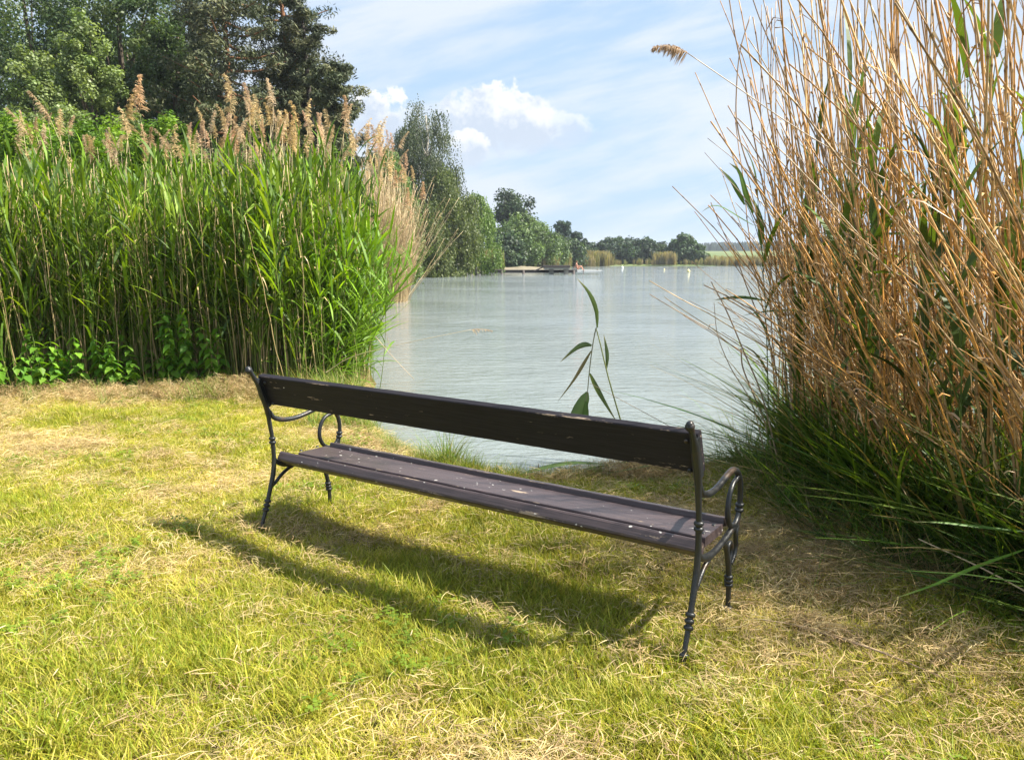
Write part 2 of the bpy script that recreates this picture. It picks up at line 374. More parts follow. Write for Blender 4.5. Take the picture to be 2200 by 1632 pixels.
# ------------------------------------------------------------------ bench
BL = np.array([-1.2676, 3.6672]); BR = np.array([0.5819, 2.4200])
bd = unit(BR - BL); bu = np.array([-bd[1], bd[0]]); BLEN = np.linalg.norm(BR - BL)
bench = link('park_bench', None, loc=(BL[0], BL[1], 0), rot=(0, 0, math.atan2(bd[1], bd[0])),
             label='long brown wooden bench with black cast iron ends, back turned to us on the lawn', category='bench')
def side_frame(x0):
    """profile in (u depth, z height); local x runs along the bench"""
    def tube3(pts, rad, per=6, flat=None):
        c = crom(pts, per); P3 = np.stack([np.full(len(c), x0), c[:, 0], c[:, 1]], 1)
        rr = np.interp(np.linspace(0, 1, len(c)), np.linspace(0, 1, len(rad)), rad)
        mb = MB(); tubes(mb, P3[None], rr[None], 12, ref=(1, 0, 0)); return mb, P3
    def ball(mb, p, r, sx=1, sy=1, sz=1):
        u_ = np.linspace(0, math.pi, 9); v_ = np.linspace(0, 2 * math.pi, 13)[:-1]
        V = np.array([(r * sx * math.sin(a) * math.cos(b), r * sy * math.sin(a) * math.sin(b), r * sz * math.cos(a)) for a in u_ for b in v_]) + p
        Q = [(i * 12 + j, i * 12 + (j + 1) % 12, (i + 1) * 12 + (j + 1) % 12, (i + 1) * 12 + j) for i in range(8) for j in range(12)]
        mb.add(V, Q)
    post = [(-.016, .838), (-.018, .850), (-.008, .848), (.004, .822), (.022, .793), (.040, .762), (.055, .715), (.075, .66), (.088, .60), (.097, .54), (.103, .50), (.106, .46), (.109, .40), (.108, .36), (.1, .30), (.08, .235), (.057, .165), (.038, .11), (.02, .065), (.006, .02), (0, -.03)]
    mb, _ = tube3(post, [.010, .012, .0115, .0105, .0115, .014, .015, .014, .0115, .0105, .0105, .0115, .011, .0115, .0125, .0118, .0105, .010, .0095, .0095, .010])
    ball(mb, np.array([x0, -.014, .842]), .0165)
    fr = mb.obj('end_frame', M_iron, bench)
    def part(name, pts, rad, per=6):
        m2, _ = tube3(pts, rad, per); return m2.obj(name, M_iron, fr)
    part('armrest', [(.085, .64), (.10, .615), (.12, .588), (.155, .572), (.205, .563), (.27, .563), (.34, .574), (.41, .588), (.46, .587), (.505, .570), (.54, .535), (.557, .49), (.56, .44), (.553, .395), (.538, .35), (.527, .32), (.53, .29), (.535, .262), (.525, .235), (.505, .218), (.485, .205)],
         [.009, .0105, .0115, .0125, .0125, .012, .012, .0125, .013, .0125, .012, .0115, .011, .0105, .010, .010, .010, .009, .0085, .008, .007])
    part('scroll', [(.515, .548), (.495, .540), (.468, .535), (.440, .515), (.420, .480), (.414, .435), (.428, .395), (.458, .366), (.495, .358), (.528, .372), (.548, .398)],
         [.011, .009, .009, .010, .0105, .011, .011, .0105, .0105, .010, .0095])
    part('seat_bracket', [(.106, .385), (.125, .358), (.155, .340), (.195, .329), (.26, .322), (.33, .326), (.41, .336), (.475, .350), (.52, .352)],
         [.009, .011, .0135, .0145, .0125, .012, .012, .013, .010])
    part('brace', [(.082, .232), (.112, .252), (.150, .282), (.195, .305), (.245, .318), (.285, .322)], [.007, .0085, .009, .009, .010, .010])
    part('front_leg', [(.375, .325), (.405, .305), (.425, .272), (.447, .225), (.46, .17), (.467, .12), (.469, .06), (.474, -.035)], [.010, .011, .0105, .0115, .0115, .0105, .010, .011])
    part('ring_scroll', [(.448, .235), (.432, .262), (.437, .292), (.458, .300), (.478, .285), (.480, .258), (.466, .232), (.457, .205)], [.006, .0075, .0085, .0085, .0085, .008, .007, .006])
    def collar(u_, z_, du, dz, r=.0175):
        d = unit(np.array([du, dz])); m3 = MB()
        P3 = [(x0, u_ + d[0] * s, z_ + d[1] * s) for s in (-.008, -.006, -.002, .002, .006, .008)]
        tubes(m3, np.array(P3)[None], np.array([[r * .7, r * .92, r, r, r * .92, r * .7]]), 14); m3.obj('collar', M_iron, fr)
    for a in ((.1045, .482, .05, 1), (.106, .462, .02, 1), (.058, .168, .3, 1), (.051, .147, .3, 1), (.044, .126, .3, 1), (.012, .038, .3, 1), (.557, .425, -.1, 1), (.554, .405, -.15, 1),
              (.461, .160, .1, 1), (.463, .143, .1, 1), (.465, .126, .1, 1), (.470, .028, .05, 1)): collar(*a)
    m4 = MB()                                                   # cast plate that takes the backrest
    for (u0, z0, u1, z1) in ((.028, .79, .082, .645),):
        a = np.array([u0, z0]); b = np.array([u1, z1]); d = unit(b - a); nrm = np.array([-d[1], d[0]]) * -1
        nrm = nrm if nrm[0] > 0 else -nrm
        V = []
        for xx in (-.011, .011):
            for q in (a, b, b + nrm * .024, a + nrm * .024): V.append((x0 + xx, q[0], q[1]))
        m4.add(V, [(0, 1, 2, 3), (7, 6, 5, 4), (0, 4, 5, 1), (1, 5, 6, 2), (2, 6, 7, 3), (3, 7, 4, 0)])
    m4.obj('backrest_bracket', M_iron, fr, smooth=False)
    return fr
side_frame(0.0); side_frame(BLEN)

def board(name, cu, cz, wdt, thk, tilt, x0, x1, mat, wob=0.0015, sag=0.0, seed=0, bev=None):
    """a board with eased, slightly uneven edges. wdt along local a, thk along local b; tilt turns the section"""
    r_ = np.random.default_rng(seed); nseg = 70; e = bev or min(.005, thk * .22)
    sec = [(-wdt/2+e, -thk/2), (wdt/2-e, -thk/2), (wdt/2-e*.3, -thk/2+e*.3), (wdt/2, -thk/2+e), (wdt/2, thk/2-e), (wdt/2-e*.3, thk/2-e*.3), (wdt/2-e, thk/2), (-wdt/2+e, thk/2), (-wdt/2+e*.3, thk/2-e*.3), (-wdt/2, thk/2-e), (-wdt/2, -thk/2+e), (-wdt/2+e*.3, -thk/2+e*.3)]
    sec = np.array(sec); K = len(sec); mb = MB(); V = []; C = []
    c, s = math.cos(tilt), math.sin(tilt)
    xs = np.linspace(x0, x1, nseg); wv = fbm(xs * 9 + seed * 7, xs * 0 + seed, 4)[:, None] - .5
    for i_, x in enumerate(xs):
        q = sec.copy()
        chip = np.array([fbm(np.array([x * 23 + k * 3.1]), np.array([seed + k * 1.7]), 3)[0] for k in (0, 0, 1, 1, 2, 2, 3, 3, 3, 4, 4, 0)]) - .5
        q[:, 1] += wv[i_] * wob * 2; shrink = 1 - np.clip(chip - .18, 0, 1) * 0.12
        q = q * np.stack([shrink, shrink], 1)
        zs = -sag * math.sin(math.pi * (x - x0) / (x1 - x0))
        for (a, b) in q: V.append((x, cu + a * c - b * s, cz + a * s + b * c + zs)); 
        for k in range(K): C.append((1, 0, 0) if k in (2, 5, 8, 11) else (0.45, 0, 0))
    idx = [(i_ * K + j, i_ * K + (j + 1) % K, (i_ + 1) * K + (j + 1) % K, (i_ + 1) * K + j) for i_ in range(nseg - 1) for j in range(K)]
    cv = np.array(V); n0 = len(V); V += [tuple(cv[:K].mean(0)), tuple(cv[-K:].mean(0))]; C += [(.9, 0, 0)] * 2
    T = [(n0, (j + 1) % K, j) for j in range(K)] + [(n0 + 1, (nseg - 1) * K + j, (nseg - 1) * K + (j + 1) % K) for j in range(K)]
    mb.add(V, [tuple(reversed(q)) for q in idx], T, C)
    me = mb.mesh(name, mat, smooth=False)
    o = link(name, me, bench); return o
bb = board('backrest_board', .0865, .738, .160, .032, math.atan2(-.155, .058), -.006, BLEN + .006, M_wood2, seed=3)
sl1 = board('seat_slat', .163, .370, .084, .050, -R(33), .014, BLEN - .012, M_wood, seed=4, bev=.011)
sl1['label'] = 'rear slat tilted up, paint worn off near its right end'
sl2 = board('seat_slat', .309, .3735, .188, .036, -.02, .060, BLEN - .013, M_wood, seed=5)
sl3 = board('seat_slat', .446, .384, .062, .034, -R(14), .075, BLEN - .015, M_wood, seed=6)
def bolt(par, x, u_, z_, n, r=.008):
    n = unit(np.array(n)); mb = MB(); c0 = np.array([x, u_, z_])
    tubes(mb, np.array([[c0 - n * .002, c0 + n * .002, c0 + n * .0045]]), np.array([[r, r, r * .5]]), 10); mb.obj('bolt', M_iron, par)
for xx in (.035, BLEN - .035):
    for (u_, z_) in ((.0497, .776), (.0913, .665)): bolt(bb, xx, u_, z_, (0, -.94, -.34))
    for (u_, z_) in ((.255, .393), (.365, .391)): bolt(sl2, xx, u_, z_, (0, 0.03, 1))
# paint worn down to wood near the right end of the rear slat
mbp = MB()

# ------------------------------------------------------------------ lawn
def blade_set(n, rad, hmin, hmax, wid, cols, bend=0.6, k=4, lean=0.35, up=True, seed=0):
    r_ = np.random.default_rng(seed); mb = MB()
    a = r_.random(n) * 2 * math.pi; rr = np.sqrt(r_.random(n)) * rad
    b0 = np.stack([rr * np.cos(a), rr * np.sin(a), np.zeros(n) - .008], 1)
    h = r_.uniform(hmin, hmax, n); th = r_.random(n) * 2 * math.pi; ln = np.abs(r_.normal(0, lean, n)) ; bn = r_.uniform(0.1, bend, n) * h
    d = np.stack([np.cos(th), np.sin(th), np.zeros(n)], 1)
    tt = np.linspace(0, 1, k)[None, :, None]
    P = b0[:, None] + np.array([0, 0, 1.0]) * (h[:, None, None] * (tt - .25 * tt ** 2 * ln[:, None, None])) + d[:, None] * ((ln * h)[:, None, None] * tt + bn[:, None, None] * tt ** 2)
    W = wid * r_.uniform(.6, 1.2, n)[:, None] * (1 - np.linspace(0, 1, k) ** 1.6 * .9)[None]
    sd = np.stack([-np.sin(th + r_.normal(0, .5, n)), np.cos(th), np.zeros(n)], 1)
    cols = np.array(cols); ci = r_.integers(0, len(cols), n); C = cols[ci] * r_.uniform(.75, 1.25, (n, 1))
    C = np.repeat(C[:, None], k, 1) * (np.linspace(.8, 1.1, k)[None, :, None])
    ribbons(mb, P, W, unit(sd), C); return mb
def straw_set(n, rad, lmin, lmax, wid, cols, hgt=.02, seed=0, k=5):
    r_ = np.random.default_rng(seed); mb = MB()
    a = r_.random(n) * 2 * math.pi; rr = np.sqrt(r_.random(n)) * rad
    c0 = np.stack([rr * np.cos(a), rr * np.sin(a), r_.random(n) * hgt + .002], 1)
    th = r_.random(n) * 2 * math.pi; L = r_.uniform(lmin, lmax, n); cv = r_.normal(0, .35, n)
    tt = np.linspace(-.5, .5, k)
    ang = th[:, None] + cv[:, None] * tt[None] * 2
    dx = np.cos(ang) * (L / (k - 1))[:, None]; dy = np.sin(ang) * (L / (k - 1))[:, None]
    P = np.stack([np.cumsum(dx, 1) - dx.sum(1, keepdims=True) / 2, np.cumsum(dy, 1) - dy.sum(1, keepdims=True) / 2, r_.normal(0, .006, (n, 1)) * np.ones((1, k)) + (L * r_.normal(0, .18, n))[:, None] * tt[None] - (tt[None] ** 2) * (L * r_.uniform(0, .5, n))[:, None]], 2) + c0[:, None]
    P[..., 2] = np.maximum(P[..., 2], -.004)
    W = wid * r_.uniform(.5, 1.3, n)[:, None] * np.array([.5, 1, 1, .9, .3])[None]
    sd = np.stack([-np.sin(th), np.cos(th), r_.normal(0, .5, n)], 1)
    cols = np.array(cols); C = cols[r_.integers(0, len(cols), n)] * r_.uniform(.7, 1.25, (n, 1))
    ribbons(mb, P, W, unit(sd), C); return mb
G1 = [(.23, .29, .022), (.32, .35, .03), (.44, .42, .055), (.50, .44, .10)]; G2 = [(.48, .45, .055), (.40, .41, .045), (.58, .49, .12), (.33, .37, .03)]; G3 = [(.62, .51, .17), (.54, .48, .09), (.66, .54, .25), (.44, .43, .07)]
S1 = [(.56, .43, .21), (.62, .50, .28), (.48, .35, .16), (.52, .44, .20)]; S2 = [(.42, .30, .15), (.34, .23, .11), (.52, .39, .20)]
pro = []
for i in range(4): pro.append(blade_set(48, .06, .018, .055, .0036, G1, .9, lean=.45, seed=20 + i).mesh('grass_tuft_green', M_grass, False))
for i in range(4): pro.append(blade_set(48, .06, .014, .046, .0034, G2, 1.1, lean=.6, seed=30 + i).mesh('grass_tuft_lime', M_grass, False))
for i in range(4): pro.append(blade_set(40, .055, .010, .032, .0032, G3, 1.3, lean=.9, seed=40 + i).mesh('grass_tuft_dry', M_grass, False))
XR, YR = (-6.6, 3.3), (1.25, 9.0)
def lawn_points(dens, spread=0.0):
    n = int((XR[1] - XR[0]) * (YR[1] - YR[0]) * dens); x = rng.uniform(*XR, n); y = rng.uniform(*YR, n)
    keep = (np.abs(x) < .70 * y + .45); x, y = x[keep], y[keep]
    d = lake_sd(x, y); k = d > -0.04; return x[k], y[k], d[k]
def reed_edge(x):      # front edge of the left reed bed
    return 7.75 + .25 * np.sin(x * 1.3) + np.clip(x + 2.2, 0, 1) * .35
def thicket(x, y):     # >0 inside the right-hand clump
    xe = np.interp(y, [2.4, 2.8, 3.2, 3.7, 4.1, 5.0, 5.4], [2.35, 2.08, 1.92, 1.72, 1.62, 1.68, 1.85]); return x - xe
def dryness(x, y):
    f = fbm(x * 1.1 + 3, y * 1.1, 4)
    a = smooth((y - 4.4) / 1.6) * smooth((-x - .3) / 1.0) * .15          # hay spread in front of the left reeds
    b = smooth((x - .25) / .7) * smooth((y - 2.2) / .6) * .05            # clippings under the right end of the bench
    c = -smooth((3.0 - y) / .8) * .09
    return f + a + b + c
x, y, d = lawn_points(760)
dr = dryness(x, y) + rng.normal(0, .07, len(x))
inside = (thicket(x, y) > .35) | (y > reed_edge(x) + .4)
k = ~inside & (rng.random(len(x)) > smooth((dr - .66) / .25) * .35)
x, y, d, dr = x[k], y[k], d[k], dr[k]
kind = np.where(dr < .47, 0, np.where(dr < .60, 1, 2)); ids = kind * 4 + rng.integers(0, 4, len(x))
sc = rng.uniform(.75, 1.25, len(x)) * (1 + .35 * (fbm(x * 3, y * 3, 2) > .62)) * np.where(dr < .42, 1.15, 1)
rot = np.stack([rng.normal(0, .12, len(x)), rng.normal(0, .12, len(x)), rng.random(len(x)) * 6.28], 1)
z = ground_z(x, y); k = z > WATER - .01
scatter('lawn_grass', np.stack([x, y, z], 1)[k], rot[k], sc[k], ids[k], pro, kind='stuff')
# cut straw and clippings
pro = [straw_set(40, .10, .022, .080, .0021, S1, .022, 60 + i).mesh('straw_pale', M_straw, False) for i in range(4)] + [straw_set(40, .10, .022, .085, .0023, S2, .03, 70 + i).mesh('straw_brown', M_straw, False) for i in range(4)]
x, y, d = lawn_points(420)
dr = dryness(x, y); streak = fbm(x * 1.7 - y * .7, y * 3.2 + 9, 4)
pr = smooth((dr + streak * .5 - .80) / .35) * .62 + .15
k = (rng.random(len(x)) < pr) & (thicket(x, y) < .5) & (y < reed_edge(x) + .5); x, y = x[k], y[k]
brown = (rng.random(len(x)) < (smooth((x - .5) / .8) * .50 + .22))
ids = np.where(brown, 4, 0) + rng.integers(0, 4, len(x)); rot = np.stack([rng.normal(0, .1, len(x)), rng.normal(0, .1, len(x)), rng.random(len(x)) * 6.28], 1)
z = ground_z(x, y) + .010 + rng.random(len(x)) * .022; k = z > WATER + .01
scatter('cut_grass_straw', np.stack([x, y, z], 1)[k], rot[k], rng.uniform(.7, 1.3, k.sum()), ids[k], pro, kind='stuff')
# clover and small weeds in the turf
def weed_mesh(seed):
    r_ = np.random.default_rng(seed); mb = MB()
    for i in range(9):
        a = r_.random() * 6.28; rr = r_.random() * .05; h = r_.uniform(.015, .04); c = np.array([rr * math.cos(a), rr * math.sin(a), h]); col = np.array([(.16, .25, .025), (.22, .31, .035)][i % 2]) * r_.uniform(.8, 1.2)
        for j in range(3):
            b = a + j * 2.09; L = r_.uniform(.009, .015); d_ = np.array([math.cos(b), math.sin(b), r_.normal(0, .25)]); e_ = np.array([-math.sin(b), math.cos(b), 0])
            mb.add([c, c + d_ * L * .6 + e_ * L * .45, c + d_ * L * 1.1, c + d_ * L * .6 - e_ * L * .45], [(0, 1, 2, 3)], col=col)
    return mb.mesh('weed', M_grass, False)
wx = rng.uniform(-5.5, 2.4, 5000); wy = rng.uniform(1.4, 7.6, 5000); k = (np.abs(wx) < .7 * wy + .3) & (fbm(wx * 1.8 + 40, wy * 1.8, 3) > .63) & (lake_sd(wx, wy) > .05) & (thicket(wx, wy) < .2); wx, wy = wx[k], wy[k]
scatter('clover_and_weeds', np.stack([wx, wy, ground_z(wx, wy) + .004], 1), np.stack([0 * wx, 0 * wx, rng.random(len(wx)) * 6.28], 1), rng.uniform(.7, 1.5, len(wx)), rng.integers(0, 4, len(wx)), [weed_mesh(i) for i in range(4)], kind='stuff')
# heaps of hay: along the reeds and on the shore
hx, hy, hz = [], [], []
for (cx, cy, sx_, sy_, h, n) in [(-5.2, 7.35, 1.0, .22, .13, 260), (-4.2, 7.5, .8, .2, .12, 240), (-3.4, 7.4, .6, .18, .12, 200), (-2.75, 7.45, .45, .2, .22, 260), (-2.1, 7.35, .4, .2, .16, 180),
                                 (.75, 4.72, .22, .10, .10, 160), (.98, 4.78, .16, .10, .11, 120), (.35, 4.6, .3, .08, .05, 80), (1.3, 4.3, .35, .3, .04, 90), (1.5, 3.5, .22, .3, .04, 70), (1.2, 2.95, .12, .08, .03, 26), (1.55, 2.5, .12, .08, .05, 30), (1.85, 2.1, .2, .12, .04, 34), (-1.15, 3.75, .25, .12, .03, 40), (.55, 3.2, .3, .1, .03, 40)]:
    a = rng.normal(0, 1, (n, 2)); px_ = cx + a[:, 0] * sx_; py_ = cy + a[:, 1] * sy_
    hh = h * np.exp(-(a ** 2).sum(1) / 2) * (.6 + .8 * fbm(px_ * 5, py_ * 5, 2))
    hx += list(px_); hy += list(py_); hz += list(hh * rng.random(n) ** .4)
hx, hy, hz = map(np.array, (hx, hy, hz)); z = ground_z(hx, hy) + hz
k = z > WATER
scatter('hay_heaps', np.stack([hx, hy, z], 1)[k], np.stack([rng.normal(0, .5, len(hx)), rng.normal(0, .5, len(hx)), rng.random(len(hx)) * 6.28], 1)[k], rng.uniform(.7, 1.2, len(hx))[k], rng.integers(0, 8, len(hx))[k], pro, kind='stuff')
# taller shore grass
TG = [(.13, .22, .035), (.17, .27, .04), (.25, .31, .07), (.40, .34, .15)]
pro_tall = [blade_set(30, .05, .12, .30, .006, TG, .8, 6, .35, seed=80 + i).mesh('shore_tuft', M_grass, False) for i in range(4)]
tx, ty, ts = [], [], []
for i in range(420):
    u_ = rng.random(); j = int(rng.integers(0, 9)); p_ = LAKE[j] * (1 - u_) + LAKE[j + 1] * u_ + rng.normal(0, .05, 2)
    tx.append(p_[0]); ty.append(p_[1] - abs(rng.normal(0, .05))); ts.append(rng.uniform(.25, .6))
for (cx, cy, n, s_, sp) in ((-.42, 5.05, 30, 1.0, .09), (-.25, 4.92, 16, .8, .08), (-1.3, 6.35, 26, 1.0, .16), (-2.9, 7.35, 22, .9, .2), (-1.95, 7.7, 40, 1.2, .35), (-2.3, 7.3, 12, .8, .1), (-3.6, 7.5, 18, .8, .3), (-4.6, 7.55, 16, .8, .3), (-1.75, 7.2, 18, 1.1, .15)):
    for _ in range(n): tx.append(cx + rng.normal(0, sp)); ty.append(cy + rng.normal(0, sp * .7)); ts.append(s_ * rng.uniform(.6, 1.2))
tx, ty, ts = map(np.array, (tx, ty, ts)); z = ground_z(tx, ty); k = z > WATER - .03
scatter('shore_grass', np.stack([tx, ty, z], 1)[k], np.stack([rng.normal(0, .15, len(tx)), rng.normal(0, .15, len(tx)), rng.random(len(tx)) * 6.28], 1)[k], ts[k], rng.integers(0, 4, len(tx))[k], pro_tall, kind='stuff')

# ------------------------------------------------------------------ reeds
def reed_plant(seed, H=2.5, nl=11, first=.25, wid=.026, L=(.28, .48), cols=((.10, .21, .025), (.14, .27, .03), (.19, .32, .05)), stem=(.20, .27, .06), up=0.9, k=6, lean=.04):
    r_ = np.random.default_rng(seed); mb = MB()
    th = r_.random() * 6.28; kk = 7; t = np.linspace(0, 1, kk)
    bx = np.cos(th) * lean * H * t ** 1.8; by = np.sin(th) * lean * H * t ** 1.8
    P = np.stack([bx, by, t * H], 1); tubes(mb, P[None], (np.linspace(.0042, .0018, kk))[None], 4, np.array(stem) * r_.uniform(.8, 1.2), False)
    tp = np.linspace(first, .985, nl) ; n = nl
    c0 = np.stack([np.interp(tp, t, P[:, j]) for j in range(3)], 1)
    ang = th + np.arange(n) * math.pi + r_.normal(0, .55, n); Ln = r_.uniform(*L, n) * (1 - .25 * tp ** 3)
    el0 = np.clip(r_.normal(1.05, .18, n) * up + .28 * tp ** 2, .5, 1.5); drop = r_.uniform(.35, 1.7, n) * (1.15 - .65 * tp)
    s = np.linspace(0, 1, k); e = el0[:, None] - drop[:, None] * s[None] ** 1.5
    kink = r_.random(n) < .12; e[kink, 3:] -= 1.3
    dl = (Ln / (k - 1))[:, None]
    rx = np.cumsum(np.concatenate([np.zeros((n, 1)), np.cos(e[:, :-1]) * dl], 1), 1); rz = np.cumsum(np.concatenate([np.zeros((n, 1)), np.sin(e[:, :-1]) * dl], 1), 1)
    Pl = c0[:, None] + np.stack([rx * np.cos(ang)[:, None], rx * np.sin(ang)[:, None], rz], 2)
    Wd = wid * r_.uniform(.7, 1.15, n)[:, None] * np.array([.35, .9, 1, .82, .5, .04] if k == 6 else np.interp(np.linspace(0, 1, k), np.linspace(0, 1, 6), [.35, .9, 1, .82, .5, .04]))[None]
    tw = ang + math.pi / 2 + r_.normal(0, .3, n)
    sd = unit(np.stack([np.cos(tw), np.sin(tw), r_.normal(0, .35, n)], 1))
    cc = np.array(cols)[r_.integers(0, len(cols), n)] * r_.uniform(.8, 1.2, (n, 1)) * (.85 + .3 * tp[:, None])
    ribbons(mb, Pl, Wd, sd, cc); return mb
def dry_stem(seed, H=2.6, r0=.0035, col=(.46, .35, .17), kk=12, bend=.10, leaves=2, k2=3, node=False):
    r_ = np.random.default_rng(seed); mb = MB(); t = np.linspace(0, 1, kk); th = r_.random() * 6.28; b = bend * r_.normal(0, 1) * H
    zig = np.cumsum(r_.normal(0, .0035, (kk, 2)), 0) * H
    P = np.stack([b * t ** 2 * math.cos(th) + zig[:, 0], b * t ** 2 * math.sin(th) + zig[:, 1], t * H], 1)
    cc = np.array(col) * r_.uniform(.7, 1.2) * (1 + (np.arange(kk) % 3 == 0)[:, None] * -.25)
    rad_ = np.linspace(r0, r0 * .55, kk)
    if node:                                     # swollen joints with a paler sheath above each
        tt_ = []; nd = np.linspace(.03, .97, 12)
        for q_ in nd: tt_ += [q_ - .004, q_, q_ + .004]
        tt_ = np.clip(np.array([0] + tt_ + [1]), 0, 1); P2 = np.stack([np.interp(tt_, t, P[:, q_]) for q_ in range(3)], 1)
        rad_ = np.interp(tt_, t, rad_); rad_[2:-1:3] *= 1.35; cc = np.array(col) * r_.uniform(.75, 1.15) * np.ones((len(tt_), 1)); cc[2:-1:3] *= .45; cc[3:-1:3] *= 1.25
        cc *= r_.uniform(.75, 1.2, (len(tt_), 1)); tubes(mb, P2[None], rad_[None], 5, cc[None], True)
    else: tubes(mb, P[None], rad_[None], 5, cc[None], True)
    for j in range(leaves):
        tt = r_.uniform(.3, .9); c0 = np.array([np.interp(tt, t, P[:, q]) for q in range(3)]); a = r_.random() * 6.28; L = r_.uniform(.1, .28)
        s = np.linspace(0, 1, 4); pl = c0 + np.stack([s * L * .5 * math.cos(a), s * L * .5 * math.sin(a), L * (s * .6 - 1.2 * s ** 2)], 1)
        ribbons(mb, pl[None], np.array([[.008, .011, .007, .001]]), unit(np.array([[-math.sin(a), math.cos(a), .3]])), np.array(col) * 1.15)
    return mb, P
def plume(mb, base, d, L=.26, seed=0, col=(.52, .38, .24), n=110, side=None, wspread=.045):
    """a nodding reed panicle: many fine drooping branchlets"""
    r_ = np.random.default_rng(seed); d = unit(d)
    if side is None: a = r_.random() * 6.28; side = np.array([math.cos(a), math.sin(a), 0])
    side = unit(side); t = r_.random(n) ** .8
    ax = lambda tt: base + d * (L * tt)[:, None] + side * (L * .30 * tt ** 2)[:, None] + np.array([0, 0, -1]) * (L * .10 * tt ** 2)[:, None]
    p0 = ax(t); ph = r_.random(n) * 6.28; e1 = unit(np.cross(d, [0.3, 0.2, 1])); e2 = np.cross(d, e1)
    rad = (e1 * np.cos(ph)[:, None] + e2 * np.sin(ph)[:, None]) + side * .7 
    ln = L * r_.uniform(.20, .42, n) * (1.1 - .75 * t)
    s = np.linspace(0, 1, 4)[None, :, None]
    P = p0[:, None] + unit(rad + d * .9)[:, None] * (ln[:, None, None] * s * .75) + np.array([0, 0, -1]) * (ln[:, None, None] * s ** 2 * .55)
    W = np.array([.002, .006, .0065, .001])[None] * r_.uniform(.6, 1.3, (n, 1)) * (L / .26)
    sd = unit(r_.normal(0, 1, (n, 3)))
    C = np.array(col) * r_.uniform(.65, 1.3, (n, 1)) * np.array([1, r_.uniform(.92, 1.05), r_.uniform(.85, 1.1)])
    ribbons(mb, P, W, sd, C)
    q = ax(np.linspace(0, 1, 5)); tubes(mb, q[None], np.linspace(.0018, .0006, 5)[None], 3, np.array(col) * .8, False)

# --- left bed
REEDC = ((.10, .19, .015), (.14, .25, .018), (.22, .33, .03), (.07, .135, .015), (.09, .15, .045))
pro = [reed_plant(100 + i, H=rng.uniform(1.75, 2.2), nl=11, first=.20 + .2 * (i % 2), cols=REEDC, wid=.028, L=(.30, .52)).mesh('reed_green', M_reed, False) for i in range(9)]
pro += [dry_stem(120 + i, H=rng.uniform(1.6, 2.3), r0=.0045)[0].mesh('reed_dry', M_cane, True) for i in range(5)]
lx, ly = [], []
n = 5200; x = rng.uniform(-9.5, -1.0, n); y = rng.uniform(7.6, 11.8, n)
redge = np.interp(y, [7.6, 8.2, 9.0, 10, 11.8], [-2.05, -1.78, -1.78, -1.95, -2.5])
k = (y > reed_edge(x)) & (x < redge + rng.normal(0, .08, n)) & (rng.random(n) < np.where(y < 9.6, .95, .6)); x, y = x[k], y[k]
n = len(x); isdry = rng.random(n) < .36; ids = np.where(isdry, 9 + rng.integers(0, 5, n), rng.integers(0, 9, n))
sc = rng.uniform(.84, 1.10, n) * np.interp(x, [-7, -4.5, -2.2], [1.02, 1.03, 1.07]) * (1 + .05 * (y - 8)) * (.88 + .24 * fbm(x * 1.9 + 4, y * 1.9, 2)) * (1 + .12 * (fbm(x * .8, y * .8, 2) - .5)); z = np.maximum(ground_z(x, y), -.3) - .02
frt = np.clip((8.2 - y) / .5, 0, 1); rot = np.stack([rng.normal(.02, .07, n) + frt * rng.normal(.04, .1, n), rng.normal(-.01, .07, n), rng.random(n) * 6.28], 1)
scatter('green_reed_bed', np.stack([x, y, z], 1), rot, sc, ids, pro, kind='stuff')
# bending fringe on the water side and low young shoots
pro2 = [reed_plant(140 + i, H=1.3, nl=9, first=.1, cols=((.12, .24, .012), (.17, .31, .016), (.09, .18, .015)), wid=.024, L=(.28, .45), up=.75, lean=.25).mesh('reed_fringe', M_reed, False) for i in range(6)]
n = 420; y = rng.uniform(7.9, 10.6, n); x = np.interp(y, [7.6, 8.2, 9.0, 10, 11.8], [-2.05, -1.78, -1.78, -1.95, -2.5]) + rng.normal(-.22, .14, n)
zz = np.maximum(ground_z(x, y), -.25)
scatter('reed_fringe', np.stack([x, y, zz], 1), np.stack([rng.normal(0, .12, n), rng.normal(.14, .16, n), rng.random(n) * .8 - .4], 1), rng.uniform(.7, 1.35, n), rng.integers(0, 6, n), pro2, kind='stuff')

# --- plumed reeds standing above the bed: each is a thing of its own
def plumed_mesh(seed, H, L, lean, col):
    sm, P = dry_stem(seed, H, .0034, (.50, .40, .22), 12, lean, 1)
    pm = MB(); plume(pm, np.zeros(3), P[-1] - P[-2], L, seed, col, n=150)
    return sm.mesh('reed_stem', M_cane), pm.mesh('plume', M_plume, False), P[-1]
PL = [plumed_mesh(200 + i, 3.0, L_, b_, c_) for i, (L_, b_, c_) in enumerate([(.34, .03, (.60, .47, .29)), (.40, .05, (.64, .51, .33)), (.30, .02, (.62, .49, .31)), (.36, .06, (.52, .38, .21)), (.42, .03, (.66, .53, .35)), (.32, .08, (.60, .48, .30)), (.26, .04, (.68, .54, .33)), (.38, .10, (.56, .42, .24))])]
def plumed(px, py, Yd, j, label, group, sc_=1.0, tilt=(0, 0), rz=None):
    """tip of stem at this place; the stem reaches down into the bed"""
    tip = at(px, py, Yd); H = tip[2] + .1; s = H / 3.0
    o = link('plumed_reed', PL[j][0], loc=(tip[0] - tilt[1] * H, tip[1] + tilt[0] * H, -.1), rot=(tilt[0], tilt[1], rng.random() * 6.28 if rz is None else rz), label=label, category='reed')
    if group: o['group'] = group
    o.scale = (1, 1, s)
    c = link('plume', PL[j][1], o, loc=PL[j][2]); c.scale = (sc_, sc_, sc_ / s)
    return o
